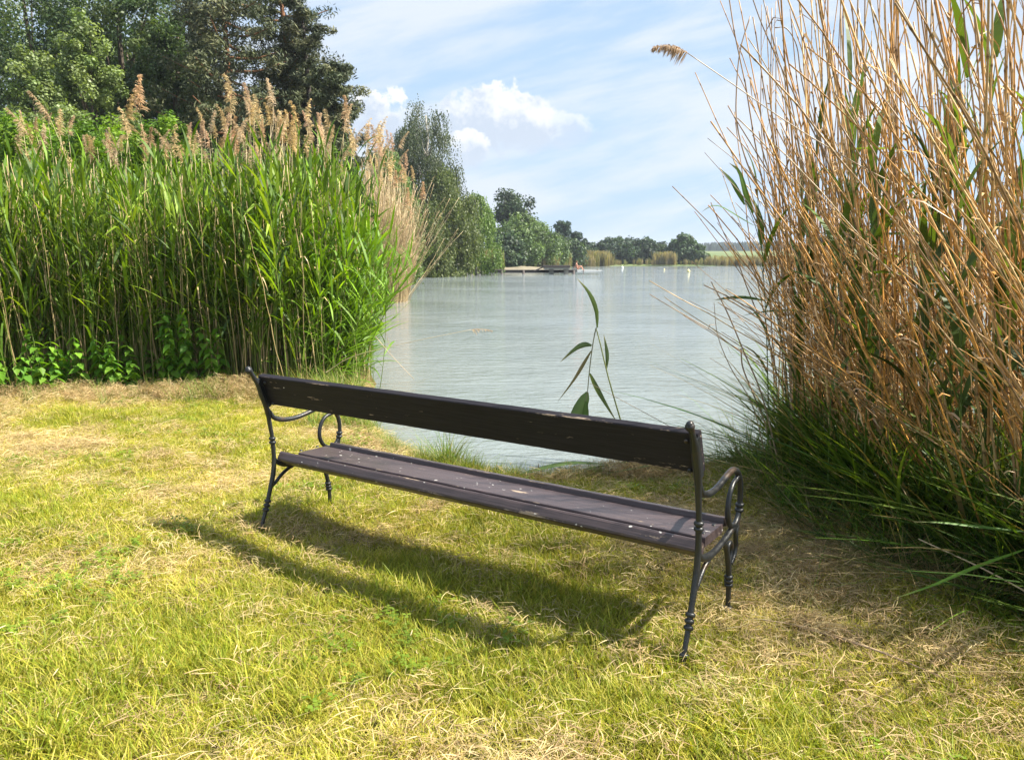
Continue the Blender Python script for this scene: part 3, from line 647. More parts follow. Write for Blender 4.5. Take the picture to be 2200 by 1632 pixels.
special = [(530, 245, 9.0, 1, 1.3, 'tallest plumed reed, its feathery head against the dark pines', (0, .05)),
           (305, 280, 8.8, 3, 1.4, 'plumed reed with a brown drooping head above the green bush', (0, .03)),
           (345, 262, 9.2, 7, 1.3, 'plumed reed nodding to the right beside the brown drooping one', (0, -.02)),
           (399, 278, 9.3, 2, .85, 'slim plumed reed standing alone between the bush and the pines', (.02, -.05)),
           (180, 272, 8.9, 5, 1.0, 'pale plumed reed in front of the bush, left of the drooping ones', (0, 0)),
           (35, 268, 8.9, 6, .7, 'small plumed reed at the far left of the bed', (0, -.05)),
           (110, 268, 8.8, 6, .55, 'small thin plumed reed second from the far left', (0, 0)),
           (913, 372, 12.0, 2, .9, 'reddish plume standing out alone in front of the weeping birch', (0, .22))]
for (px, py, Yd, j, s_, lb, tl) in special: plumed(px, py, Yd, j, lb, None, s_, tl)
cl = []
for (cx, cy, sx_, sy_, n) in [(575, 270, 22, 26, 10), (600, 300, 20, 30, 7), (680, 300, 22, 28, 10), (640, 325, 30, 24, 7), (450, 310, 20, 20, 7), (490, 285, 14, 22, 4), (215, 330, 90, 22, 9), (80, 350, 60, 16, 4), (380, 340, 30, 20, 4), (300, 350, 50, 16, 5), (520, 345, 60, 18, 7), (700, 335, 40, 22, 6), (150, 300, 30, 14, 3), (260, 310, 20, 18, 3)]:
    for _ in range(int(n * 1.35)): cl.append((cx + rng.normal(0, sx_ * .7), cy + rng.normal(0, sy_ * .7), rng.uniform(8.3, 10.5)))
for (px, py, Yd) in cl:
    j_ = int(rng.integers(0, 8)); where = 'in front of the bright bush' if px < 420 else ('below the orange-trunked pine' if px < 545 else ('in the dense bunch right of the tallest plume' if px < 640 else 'near the right end of the green bed'))
    tone = ['golden', 'pale', 'tan', 'brown', 'pale feathery', 'beige', 'small pale', 'brownish'][j_]
    plumed(px, py, Yd, j_, '%s %s plumed reed %s' % ('tall' if py < 305 else 'low', tone, where), 'tan plumed reeds over the green reed bed', rng.uniform(.6, 1.05), (rng.normal(0, .02), rng.normal(0, .035)))
# --- dry clump in the water beyond the green bed
n = 1500; a = rng.random(n) * 6.28; rr = rng.random(n) ** .7; ox = rr * np.cos(a); oy = rr * np.sin(a); bx = -4.5 + ox * .78; by = 27.3 + oy * 1.5
pro = [dry_stem(220 + i, H=rng.uniform(3.6, 4.9), r0=.0085, col=[(.50, .38, .20), (.44, .31, .16), (.56, .44, .26)][i % 3], bend=.10, leaves=6)[0].mesh('tall_cane', M_cane) for i in range(9)]
rot = np.stack([rng.normal(0, .06, n), ox * .13 + rng.normal(.03, .07, n) + (rng.random(n) < .05) * rng.uniform(.2, .6, n), rng.normal(0, .5, n)], 1)
scl = rng.beta(2.2, 1.5, n) * .62 + .46 - np.clip(ox, -.2, 1) * .20
scatter('dry_reed_clump', np.stack([bx, by, np.full(n, -.3)], 1), rot, scl, rng.integers(0, 9, n), pro, kind='stuff')
pro = [reed_plant(240 + i, H=2.6, nl=10, first=.15, cols=REEDC, wid=.035, L=(.4, .7)).mesh('reed_green', M_reed, False) for i in range(3)]
n = 130; scatter('green_shoots_in_dry_clump', np.stack([-5.0 + rng.normal(0, .5, n), 26.9 + rng.normal(0, .8, n), np.full(n, -.2)], 1), np.stack([rng.normal(0, .1, n), rng.normal(0, .1, n), rng.random(n) * 6.28], 1), rng.uniform(.6, 1.1, n), rng.integers(0, 3, n), pro, kind='stuff')
def plumed2(px, py, Yd):
    tip = at(px, py, Yd); H = tip[2] + .3
    j = int(rng.integers(0, 8)); side_ = 'left part' if px < 800 else ('middle' if px < 850 else 'lake side')
    o = link('plumed_reed', PL[j][0], loc=(tip[0] - .06 * H, tip[1], -.3), rot=(0, .06 + rng.normal(0, .02), rng.random() * .6), category='reed', group='plumed reeds of the dry clump over the water',
             label='%s plumed reed at the %s of the dry clump standing in the water' % ('tall' if py < 345 else 'lower', side_))
    o.scale = (1.9, 1.9, H / 3.0); c = link('plume', PL[j][1], o, loc=PL[j][2]); c.scale = (1.05, 1.05, 2.0 / (H / 3.0))
    return o
for i in range(46):
    px = rng.uniform(752, 892); py = 292 + max(0, px - 820) * 1.5 + abs(rng.normal(0, 75)); plumed2(px, py, rng.uniform(26, 28.5))

# --- right-hand clump of dry canes
CANEC = [(.47, .28, .11), (.42, .225, .07), (.54, .37, .17), (.32, .20, .10), (.50, .255, .065)]
def cane_mesh(i):
    m, P = dry_stem(300 + i, H=3.0, r0=.0047 + .001 * (i % 3), col=CANEC[i % 5], kk=14, bend=.09, leaves=1 + (i % 4), node=True)
    return m.mesh('cane', M_cane)
CM = [cane_mesh(i) for i in range(20)]
def clump_sample(n, back=False):
    out = []
    while len(out) < n:
        yb = rng.uniform(2.55, 5.3); xb = np.interp(yb, [2.4, 2.8, 3.2, 3.7, 4.1, 5.0, 5.4], [2.45, 2.2, 2.05, 1.9, 1.85, 1.78, 1.9]) + rng.gamma(1.7, .36 if not back else .55)
        if xb > 3.9: continue
        q = rng.random(); edge = smooth((xb / yb - .36) / .25)
        ln = rng.normal(.10, .09) + edge * (.55 if q < .55 else .06) * rng.uniform(.6, 1.25)
        azj = rng.normal(0, .45); H = rng.uniform(1.5, 3.3) * (1 - .25 * (q < .12))
        dv = np.array([-math.sin(ln) * math.cos(azj), math.sin(ln) * math.sin(azj), math.cos(ln)])
        tip = np.array([xb, yb, 0]) + dv * H
        if tip[1] < 1.2 or tip[0] / tip[1] < .315 + (rng.random() < .12) * -.05: continue
        if tip[0] < 1.0: continue
        out.append((xb, yb, ln, azj, H))
    return out
def cane_label(xb, yb, ln, H):
    where = 'at the left rim of' if xb / yb < .42 else ('in the middle of' if xb / yb < .56 else 'at the right side of')
    how = 'upright' if ln < .12 else ('slightly leaning' if ln < .3 else 'steeply slanting')
    big = 'short broken' if H < 1.9 else ('tall' if H > 2.6 else 'mid-height')
    return '%s %s cane %s the right clump%s' % (big, how, where, ', near us' if yb < 3.4 else (', near the lake' if yb > 4.3 else ''))
for (xb, yb, ln, azj, H) in clump_sample(285):
    rt = Matrix.Rotation(-azj, 4, 'Z') @ Matrix.Rotation(-ln, 4, 'Y') @ Matrix.Rotation(rng.random() * 6.28, 4, 'Z')
    o = link('dry_reed_cane', CM[int(rng.integers(0, 20))], loc=(xb, yb, -.05), rot=rt.to_euler(), label='bare golden dry cane leaning in the tall clump right of the bench', category='reed', group='dry canes of the right-hand reed clump')
    o['label'] = cane_label(xb, yb, ln, H)
    s_ = H / 3.0; o.scale = (1, 1, s_)
pts, rots, scs = [], [], []
for (xb, yb, ln, azj, H) in clump_sample(430, True):
    e = (Matrix.Rotation(-azj, 4, 'Z') @ Matrix.Rotation(-ln, 4, 'Y') @ Matrix.Rotation(rng.random() * 6.28, 4, 'Z')).to_euler()
    pts.append((xb, yb + rng.uniform(0, .3), -.05)); rots.append(tuple(e)); scs.append(H / 3.0)
for _ in range(230):                                            # lower, steeply fallen canes filling the thick of it
    yb = rng.uniform(2.6, 4.6); xb = np.interp(yb, [2.4, 2.8, 3.2, 3.7, 4.6], [2.6, 2.4, 2.25, 2.15, 2.15]) + rng.gamma(1.6, .4); ln = rng.uniform(.35, 1.0); azj = rng.normal(0, .35)
    e = (Matrix.Rotation(-azj, 4, 'Z') @ Matrix.Rotation(-ln, 4, 'Y') @ Matrix.Rotation(rng.random() * 6.28, 4, 'Z')).to_euler()
    pts.append((xb, yb, rng.uniform(-.05, .5))); rots.append(tuple(e)); scs.append(rng.uniform(.35, .62))
scatter('dry_reed_thicket', pts, rots, scs, rng.integers(0, 20, len(pts)), CM, kind='stuff')

def curve_reed(name, pts, r0, r1, col, label, group=None, mat=None, per=5, sides=8):
    P3 = crom(pts, per); mb = MB(); rr = np.linspace(r0, r1, len(P3))
    cc = np.tile(np.array(col), (len(P3), 1)) * (1 - .25 * (np.arange(len(P3)) % 5 == 0))[:, None]
    tubes(mb, P3[None], rr[None], sides, cc[None])
    pr_ = dict(label=label, category='reed')
    if group: pr_['group'] = group
    return mb.obj(name, mat or M_cane, None, **pr_), P3
def leafpart(parent, pts, wid, face, col, name='leaf', prof=(.3, .8, 1, .95, .7, .4, .02), n=9, label=None, fold=.0):
    c = crom(pts, 4); ii = np.linspace(0, len(c) - 1, n); P3 = np.stack([np.interp(ii, np.arange(len(c)), c[:, j]) for j in range(3)], 1)
    T = unit(np.gradient(P3, axis=0)); fc = np.asarray(face, float)[None] + np.linspace(-.35, .35, n)[:, None] * np.array([.8, 0, .3]); sd = unit(np.cross(T, fc))
    W = wid * np.interp(np.linspace(0, 1, n), np.linspace(0, 1, len(prof)), prof); mb = MB()
    nrm = np.cross(T, sd)
    L_ = P3 - sd * W[:, None] / 2 + nrm * W[:, None] * .14; R_ = P3 + sd * W[:, None] / 2 + nrm * W[:, None] * .14
    V = np.stack([L_, P3, R_], 1).reshape(-1, 3)
    Q = [q for i_ in range(n - 1) for q in ((i_*3, i_*3+1, i_*3+4, i_*3+3), (i_*3+1, i_*3+2, i_*3+5, i_*3+4))]
    tone = (.85 + .3 * fbm(np.arange(n) * .7 + P3[0, 2] * 9, np.zeros(n), 2))[:, None, None] * np.array([.92, 1.28, 1.0])[None, :, None]
    tip = np.clip((np.arange(n) / (n - 1) - .72) / .28, 0, 1)[:, None, None]
    cl3 = np.array(col)[None, None] * tone * (1 - tip) + np.array([.26, .22, .10]) * tip
    mb.add(V, Q, col=cl3.reshape(-1, 3))
    o = mb.obj(name, M_reed, parent)
    if label: o['label'] = label
    return o
A = lambda L_, Yd: [at(a, b, Yd) for a, b in L_]
# the long plumed reed leaning out to the left over the sky
o, P3 = curve_reed('leaning_plumed_reed', [at(1478, 115, 3.55), at(1580, 185, 3.58), at(1700, 268, 3.62), at(1840, 352, 3.68), at(1990, 436, 3.75), at(2130, 560, 3.85), at(2230, 760, 3.95), np.array([3.0, 4.1, 0.0])][::-1], .0042, .0018, (.42, .33, .22), 'long reed leaning far left across the sky with one beige plume at its tip')
pm = MB(); plume(pm, P3[-1], P3[-1] - P3[-3], .17, 5, (.50, .38, .28), 420, side=np.array([-.2, 0, -1]))
pm.obj('plume', M_plume, o, smooth=False)
g_ = 'single bent canes at the left rim of the right-hand clump'
for (pl, Yd, r0, r1, lb) in [
    ([(1612, 35), (1590, 110), (1582, 200), (1584, 270), (1605, 350), (1640, 430), (1668, 520), (1690, 640), (1700, 800), (1702, 980)], 4.6, .0055, .0035, 'tall cane bowed outward against the sky, leftmost of the clump'),
    ([(1665, 60), (1690, 62), (1712, 100), (1722, 170), (1745, 260), (1790, 380), (1830, 560), (1850, 800), (1860, 1000)], 4.5, .005, .003, 'cane with a curled hooked tip near the top of the clump'),
    ([(1631, 282), (1640, 330), (1660, 400), (1672, 520), (1690, 700), (1712, 980)], 4.7, .005, .0045, 'short cane snapped off at its top in front of the sky'),
    ([(1520, 297), (1580, 345), (1640, 400), (1700, 480), (1760, 640), (1800, 1020)], 4.6, .0045, .0015, 'thin cane slanting up left just below the plume reed'),
    ([(1514, 328), (1560, 380), (1610, 440), (1668, 540), (1720, 760), (1742, 1010)], 4.6, .0045, .0014, 'thin cane slanting up left, lower of the two in front of the sky'),
    ([(1512, 612), (1560, 635), (1640, 680), (1740, 750), (1800, 850), (1842, 1040)], 4.4, .005, .0035, 'broken cane pointing left low over the water, topmost one'),
    ([(1528, 605), (1562, 670), (1600, 760), (1640, 860), (1690, 990)], 4.5, .005, .0035, 'broken cane leaning out over the water beside the topmost one'),
    ([(1534, 650), (1542, 720), (1570, 790), (1620, 880), (1660, 985)], 4.6, .0035, .0018, 'thin dark cane arching over the water right of the bench back'),
    ([(1592, 748), (1596, 790), (1620, 850), (1650, 930), (1672, 1000)], 4.7, .005, .0045, 'stubby snapped cane over the water behind the armrest'),
    ([(1640, 0), (1665, 100), (1700, 220), (1720, 330), (1760, 520), (1800, 760), (1815, 1020)], 4.4, .005, .003, 'long straight cane crossing the top of the picture, left one of the pair'),
    ([(1608, -30), (1640, 60), (1700, 190), (1770, 330), (1850, 520), (1900, 760), (1930, 1060)], 4.2, .005, .003, 'long straight cane crossing the top of the picture, right one of the pair')]:
    pts = [at(a, b, Yd) for a, b in pl[::-1]]; pts[0][2] = min(pts[0][2], -.03)
    curve_reed('bent_cane', pts, r0, r1, (.38, .27, .18), lb, g_)
# green reeds growing inside the right-hand clump
GRC = ((.08, .135, .03), (.115, .18, .04), (.06, .105, .028))
GM = [reed_plant(400 + i, H=2.6, nl=9, first=.40, wid=.045, L=(.45, .75), cols=GRC, stem=(.12, .18, .05), up=1.25, k=8, lean=.05).mesh('green_reed', M_reed, False) for i in range(6)]
for (px, py, Yd) in [(1800, 230, 4.3), (1880, 330, 4.0), (1950, 190, 4.2), (1700, 250, 4.6), (1690, 330, 4.4), (1780, 350, 4.2), (2090, 20, 3.6), (2140, 200, 3.3), (2060, 60, 3.8), (2180, 230, 3.0), (1640, 340, 4.7), (1730, 520, 4.4), (2000, 420, 3.6), (2110, 420, 3.3), (1850, 100, 4.6), (2170, 60, 3.4), (1840, 480, 3.9), (1780, 300, 3.9), (1960, 300, 3.7), (2020, 560, 3.5), (2140, 330, 3.2), (1900, 620, 3.8), (1700, 420, 4.5), (1820, 400, 4.3), (1930, 150, 4.0), (1860, 250, 3.7), (2070, 300, 3.2), (1760, 180, 4.4)]:
    tip = at(px, py + 60, Yd); s_ = max(tip[2], .8) / 2.6
    o = link('green_reed', GM[int(rng.integers(0, 6))], loc=(tip[0] + .12, tip[1], -.05), rot=(rng.normal(0, .05), rng.normal(-.05, .04), rng.random() * 6.28), label='%s broad-leaved green reed %s the right-hand clump of dry canes' % ('tall' if py < 150 else ('mid-height' if py < 400 else 'low'), 'at the left rim of' if px < 1760 else ('in the middle of' if px < 1980 else 'at the right side of')), category='reed', group='green reeds inside the right-hand clump')
    o.scale = (1, 1, s_)
o, _ = curve_reed('arching_green_reed', [at(1700, 1000, 4.6) * [1, 1, 0], at(1690, 800, 4.6), at(1660, 640, 4.6), at(1624, 490, 4.6), at(1590, 410, 4.6)], .004, .0016, (.12, .20, .08), 'green reed at the left rim of the clump, one leaf arching out over the lake')
leafpart(o, A([(1620, 484), (1590, 466), (1555, 445), (1530, 441), (1507, 456)], 4.6), .032, (0, -.3, 1), (.09, .16, .06))
leafpart(o, A([(1618, 458), (1604, 420), (1590, 370), (1566, 350)], 4.6), .034, (.3, -1, 0), (.10, .18, .05))
leafpart(o, A([(1600, 440), (1585, 410), (1570, 385), (1545, 360)], 4.6), .03, (.3, -1, 0), (.10, .18, .05))
leafpart(o, A([(1640, 645), (1600, 638), (1560, 640), (1535, 645)], 4.6), .022, (0, -1, .6), (.07, .13, .05))
# undergrowth at the foot of the right clump
UG = [(.04, .09, .015), (.07, .14, .018), (.12, .21, .025), (.05, .11, .02), (.17, .25, .04)]
pro_ug = [blade_set(26 - 4 * (i % 3), .09, .18, .50 + .1 * (i % 3), .009 + .006 * (i % 3), UG + ([(.34, .26, .12)] if i % 2 else []), 1.0, 7, .45, seed=500 + i).mesh('undergrowth_tuft', M_reed, False) for i in range(6)]
n = 800; y = rng.uniform(2.3, 5.35, n); x = np.interp(y, [2.2, 2.8, 3.2, 3.7, 4.1, 5.0, 5.4], [2.55, 2.22, 2.08, 1.95, 1.90, 1.95, 2.1]) + np.abs(rng.normal(0, .45, n)) - .05
scatter('undergrowth', np.stack([x, y, ground_z(x, y)], 1), np.stack([rng.normal(0, .15, n), rng.normal(-.03, .18, n), rng.random(n) * 6.28], 1), rng.uniform(.5, 1.3, n), rng.integers(0, 6, n), pro_ug, kind='stuff')
# flattened fringe: arching blades reaching over the straw
n = 200; y = rng.uniform(2.2, 5.2, n); x = np.interp(y, [2.2, 2.8, 3.2, 3.7, 4.1, 5.0, 5.4], [2.3, 1.98, 1.82, 1.64, 1.55, 1.60, 1.8]) + rng.normal(0, .08, n)
pro_fl = [blade_set(12, .05, .12, .35, .007, UG + [(.30, .24, .11), (.36, .28, .14)], 2.2, 7, 1.1, seed=520 + i).mesh('fringe_tuft', M_reed, False) for i in range(5)]
scatter('undergrowth_fringe', np.stack([x, y, ground_z(x, y)], 1), np.stack([rng.normal(0, .2, n), rng.normal(-.25, .2, n), rng.random(n) * 6.28], 1), rng.uniform(.5, 1.2, n), rng.integers(0, 5, n), pro_fl, kind='stuff')
# long blades over the shore right of the bench
n = 34; y = rng.uniform(4.6, 5.3, n); x = 1.68 + rng.normal(0, .10, n)
scatter('shore_sedge', np.stack([x, y, ground_z(x, y)], 1), np.stack([rng.normal(0, .2, n), rng.normal(-.35, .25, n), rng.normal(0, .4, n)], 1), rng.uniform(.5, 1.1, n), rng.integers(0, 4, n), [blade_set(8, .05, .25, .6, .008, TG, 1.0, 7, .6, seed=540 + i).mesh('sedge', M_grass, False) for i in range(4)], kind='stuff')

# --- the broken reed between bench and lake
Y0 = 5.05
o, _ = curve_reed('broken_reed', A([(1358, 1012), (1348, 960), (1334, 905), (1318, 850), (1303, 795), (1290, 740), (1281, 706)], Y0), .0062, .0036, (.26, .30, .11), 'lone green reed on the shore behind the bench, snapped and folded over')
fold_ = curve_reed('hanging_top', A([(1281, 704), (1278, 716), (1272, 750), (1266, 800), (1262, 842), (1256, 866)], Y0 - .02), .0042, .0028, (.22, .22, .13), '')[0]
for k_ in ('label', 'category'): del fold_[k_]
fold_.parent = o; fold_.matrix_parent_inverse = Matrix.Identity(4)
gl = (.085, .125, .07)
leafpart(o, A([(1283, 704), (1282, 670), (1272, 640), (1258, 618), (1238, 597)], Y0), .030, (.2, -1, 0), (.11, .16, .06))
leafpart(o, A([(1303, 792), (1305, 765), (1302, 742), (1297, 718)], Y0), .026, (.2, -1, 0), gl)
leafpart(fold_, A([(1271, 742), (1255, 740), (1235, 750), (1203, 778)], Y0 - .02), .036, (.1, -1, .2), gl)
leafpart(fold_, A([(1270, 754), (1252, 785), (1232, 818), (1197, 864)], Y0 - .02), .024, (.3, -1, 0), (.20, .17, .13))
leafpart(fold_, A([(1267, 802), (1280, 830), (1298, 862), (1326, 908)], Y0 - .02), .034, (-.2, -1, 0), (.12, .17, .095))
leafpart(fold_, A([(1262, 842), (1252, 866), (1240, 890), (1233, 925), (1236, 960)], Y0 - .02), .085, (.1, -1, 0), (.10, .155, .085), prof=(.2, .9, 1, 1, .8, .5, .1))
leafpart(fold_, A([(1259, 862), (1257, 890), (1256, 920), (1254, 950)], Y0 - .04), .05, (-.5, -1, 0), (.10, .18, .07))
for (pl, Yd, r_, cl_, lb) in [([(1492, 945), (1420, 905), (1340, 862), (1268, 823)], 4.6, .0022, (.40, .30, .19), 'thin dry straw slanting over the water beside the broken reed'),
                             ([(1360, 1010), (1357, 985)], 4.75, .012, (.35, .22, .12), 'short brown reed stub on the shore under the backrest'),
                             ([(1157, 1032), (1157, 996)], 4.72, .005, (.20, .15, .09), 'dark short stub on the shore, left of two'),
                             ([(1163, 1034), (1162, 1004)], 4.72, .005, (.20, .15, .09), 'dark short stub on the shore, right of two'),
                             ([(700, 800), (760, 765), (880, 735), (1012, 708)], 7.6, .003, (.42, .34, .2), 'thin dry stem reaching out over the water from the green bed'),
                             ([(806, 722), (840, 762), (890, 815)], 7.6, .0035, (.50, .38, .24), 'pale straw hanging over the water beside the green bed')]:
    q, P3 = curve_reed('dry_reed', [at(a, b, Yd) for a, b in pl], r_, r_ * .6, cl_, lb)
    if 'reaching out' in lb:
        pm = MB(); plume(pm, P3[-1], P3[-1] - P3[-3], .17, 9, (.62, .44, .26), 60, side=np.array([.3, 0, -.2])); pm.obj('plume', M_plume, q, smooth=False)
# long blades lying on the shore behind the bench
lb_ = link('fallen_reed', None, loc=(0, 0, 0), label='fallen green reed lying along the shore behind the bench seat', category='reed')
z_ = .05
for (a, b, wd) in (((.05, 4.62), (.62, 4.66), .040), ((.35, 4.66), (1.5, 4.86), .014), ((.55, 4.60), (1.65, 4.80), .012), ((.9, 4.75), (1.75, 4.95), .010)):
    aa = np.array([a[0], a[1], z_]); bb_ = np.array([b[0], b[1], z_ + .05]); mm = (aa + bb_) / 2 + [0, 0, .04]
    leafpart(lb_, [aa, mm, bb_], wd, (0, -.4, 1), (.13, .20, .07))
# fallen canes and blades lying out of the right clump at the lower right
for (pl, r_, cl_, lb) in [([(2.02, 2.62, .10), (1.86, 2.85, .17), (1.70, 3.05, .22)], .0042, (.55, .42, .26), 'pale dry cane lying out of the clump at the lower right'),
                          ([(1.30, 2.45, .03), (1.12, 2.62, .035), (.92, 2.72, .03)], .004, (.48, .35, .20), 'dry twig lying on the grass right of the bench leg'),
                          ([(1.45, 2.28, .02), (1.25, 2.47, .04), (1.02, 2.68, .035)], .003, (.28, .19, .12), 'dark twig lying beside the dry one right of the bench leg')]:
    curve_reed('fallen_cane', [np.array(q) for q in pl], r_, r_ * .6, cl_, lb)
o = link('arching_sedge', None, label='long green blades arching in at the right edge of the picture', category='grass')
leafpart(o, A([(2215, 1175), (2100, 1215), (2000, 1258), (1905, 1290)], 2.75), .014, (0, -.6, 1), (.16, .30, .04))
leafpart(o, A([(2215, 1142), (2120, 1132), (2030, 1122), (1960, 1120)], 2.8), .014, (0, -.6, 1), (.13, .24, .06))
leafpart(o, A([(2215, 1290), (2080, 1262), (1960, 1230), (1850, 1200)], 2.9), .012, (0, -.6, 1), (.11, .20, .06))

# ------------------------------------------------------------------ nettles
def nettle_leaf(seed):
    r_ = np.random.default_rng(seed); mb = MB(); k = 7; L = .075; t = np.linspace(0, 1, k)
    wdt = np.array([.10, .80, 1, .88, .62, .34, .02]) * .05; z = -.025 * t ** 2; P = np.stack([t * L, 0 * t, z], 1)
    V = []
    for i in range(k):
        j = (1 - .14 * (i % 2)); V += [P[i] + [0, -wdt[i] / 2 * j, .006], P[i], P[i] + [0, wdt[i] / 2 * j, .006]]
    Q = [q for i in range(k - 1) for q in ((i*3, i*3+3, i*3+4, i*3+1), (i*3+1, i*3+4, i*3+5, i*3+2))]
    mb.add(V, Q, col=np.array([(.10, .24, .025), (.14, .30, .03), (.19, .36, .04)][seed % 3])); return mb.mesh('leaf', M_reed)
NL = [nettle_leaf(i) for i in range(3)]
def nettle(x, y, H, lb, grp):
    mb = MB(); t = np.linspace(0, 1, 5); ln = rng.normal(0, .08, 2)
    P = np.stack([ln[0] * t * H, ln[1] * t * H - .06 * t ** 2, t * H], 1); tubes(mb, P[None], np.linspace(.004, .002, 5)[None], 5, (.12, .20, .05))
    o = mb.obj('nettle', M_reed, label=lb, category='plant'); o.location = (x, y, float(ground_z(x, y)))
    if grp: o['group'] = grp
    nn_ = int(4 + H * 9); a0 = rng.random() * 6.28
    for i in range(nn_):
        tt = .22 + .78 * i / nn_
        for s in (0, 1):
            c = link('leaf', NL[int(rng.integers(0, 3))], o, loc=[float(np.interp(tt, t, P[:, j])) for j in range(3)], rot=(rng.normal(0, .25), rng.normal(.35, .25), a0 + i * 1.57 + s * math.pi + rng.normal(0, .2)))
            q = rng.uniform(1.2, 2.1) * (1.15 - .5 * tt); c.scale = (q, q, q)
NG = 'nettles at the foot of the left reed bed'
for (px, n) in ((20, 9), (110, 9), (200, 9), (290, 7), (360, 4), (440, 5)):
    for _ in range(n):
        xx = (px + rng.normal(0, 35) - 1100) / 1620 * 7.6; nettle(xx, reed_edge(xx) + rng.normal(-.02, .14), hh_ := (rng.uniform(.28, .75) if px < 350 else rng.uniform(.6, .95)), '%s leafy green nettle at the foot of the reeds, %s' % ('low' if hh_ < .5 else 'tall', 'at the left edge' if px < 80 else ('near the left edge' if px < 250 else ('behind the hay heap' if px < 400 else 'left of the bench'))), NG)
nettle(1.58, 4.15, .16, 'small nettle right of the bench armrest at the edge of the straw', None)

# ------------------------------------------------------------------ trees
def leaf_cloud(mb, C, rad, n, size, cols, r_, flat=1.0, droop=0.0, aspect=.75):
    """n leaf-sized faces around each clump centre"""
    m = len(C); N = m * n
    d = r_.normal(0, 1, (m, n, 3)); d /= np.linalg.norm(d, axis=2, keepdims=True); rr = r_.random((m, n, 1)) ** .45
    off = d * rr * np.asarray(rad).reshape(-1, 1, 1) * np.array([1, 1, flat]); P = (C[:, None] + off).reshape(-1, 3)
    nr = unit(off.reshape(-1, 3) + r_.normal(0, .6, (N, 3)) * np.repeat(np.broadcast_to(np.asarray(rad).reshape(-1, 1), (m, 1)), n, 0) + np.array([0, 0, .25]))
    u_ = unit(np.cross(nr, r_.normal(0, 1, (N, 3)))); v_ = np.cross(nr, u_)
    if droop: v_ = unit(v_ + np.array([0, 0, -droop])); u_ = unit(np.cross(v_, nr))
    s = size * r_.uniform(.6, 1.35, (N, 1))
    V = np.stack([P - v_ * s * .5, P + u_ * s * aspect * .5, P + v_ * s * .5, P - u_ * s * aspect * .5], 1).reshape(-1, 3)
    b = np.arange(N) * 4; Q = np.stack([b, b + 1, b + 2, b + 3], 1)
    cc = np.array(cols); ci = r_.integers(0, len(cc), m); cl_ = cc[ci] * r_.uniform(.75, 1.25, (m, 1)); Cc = np.repeat(cl_, n, 0) * r_.uniform(.75, 1.3, (N, 1))
    mb.add(V, Q, col=np.repeat(Cc, 4, 0))
def crown_centres(r_, n, c, rx, ry, rz, top=.8, lump=.45):
    d = unit(r_.normal(0, 1, (n, 3))); f = .55 + lump * fbm(np.arctan2(d[:, 1], d[:, 0]) * 1.6 + c[0] * 3.1, d[:, 2] * 2.4 + c[1], 3)
    rr = r_.uniform(.35, 1.0, n) ** .5 * (f + .22)
    tp = 1 - (1 - top) * np.clip(d[:, 2], 0, 1)
    return np.array(c) + d * rr[:, None] * np.array([rx, ry, rz]) * np.stack([tp, tp, np.ones(n)], 1)
def trunk(mb, x, y, z0, h, r0, r_, col, cents, nl=10):
    t = np.linspace(0, 1, 8); wob = np.cumsum(r_.normal(0, .012 * h, (8, 2)), 0) * t[:, None]
    P = np.stack([x + wob[:, 0], y + wob[:, 1], z0 + t * h], 1); tubes(mb, P[None], np.linspace(r0, r0 * .25, 8)[None], 7, col)
    sel = cents[r_.choice(len(cents), min(nl, len(cents)), False)]
    for c in sel:
        tt = np.clip((c[2] - z0) / h * r_.uniform(.55, .85), .12, .95); b = np.array([np.interp(tt, t, P[:, j]) for j in range(3)])
        m_ = (b + c) / 2 + np.array([0, 0, -.05 * h * r_.random()]); q = crom([b, m_, c], 3)
        tubes(mb, q[None], np.linspace(r0 * .38, r0 * .08, len(q))[None], 5, col, False)
def tree(name, lb, px, top, Yd, halfw, kind='broad', base_px=None, cols=None, seed=0, size=.14, nc=150, nleaf=90, zlow=.12, cat='tree', group=None, depth=None, bark=(.10, .08, .06), topf=.7, lump=.45):
    r_ = np.random.default_rng(seed + 900); tp = at(px, top, Yd); x, y = tp[0], tp[1]; z0 = float(ground_z(x, y)) - .1; H = tp[2] - z0; hw = halfw / 1640 * Yd * (1.3 if Yd > 90 else 1)
    cz0 = z0 + H * zlow; c = (x, y, (cz0 + z0 + H) / 2); rz = (z0 + H - cz0) / 2 * 1.06
    cents = crown_centres(r_, nc, c, hw, depth or hw, rz, topf, lump)
    cents[:, 2] = np.maximum(cents[:, 2], z0 + .2)
    root = link(name, None, loc=(x, y, z0), label=lb, category=cat)
    if group: root['group'] = group
    mt = MB(); trunk(mt, 0, 0, 0, H * .9, max(.05, H * .018), r_, bark, cents - [x, y, z0], 14); mt.obj('trunk', M_bark, root)
    mc = MB(); rad = hw * (.20 if Yd < 50 else .30) * r_.uniform(.6, 1.3, nc)
    leaf_cloud(mc, cents - [x, y, z0], rad, nleaf, size, cols, r_, droop=.0 if kind == 'broad' else .8); mc.obj('crown', M_leaf, root, smooth=False)
    return root
POP = [(.065, .11, .04), (.095, .145, .052), (.045, .08, .03), (.14, .185, .07)]
POPL = [(.19, .25, .09), (.23, .29, .11), (.15, .21, .07)]
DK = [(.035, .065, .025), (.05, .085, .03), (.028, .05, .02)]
BRT = [(.13, .24, .015), (.17, .28, .02), (.10, .20, .015), (.21, .31, .03)]
tree('poplar_tree', 'tall dark poplar filling the upper left corner behind the reeds', 60, -90, 36, 190, cols=POP, seed=1, size=.13, nc=230, nleaf=190, zlow=.06)
tree('poplar_tree', 'tall grey-green poplar with dense crown left of the pines', 235, -110, 35, 170, cols=POP, seed=2, size=.13, nc=230, nleaf=190, zlow=.06)
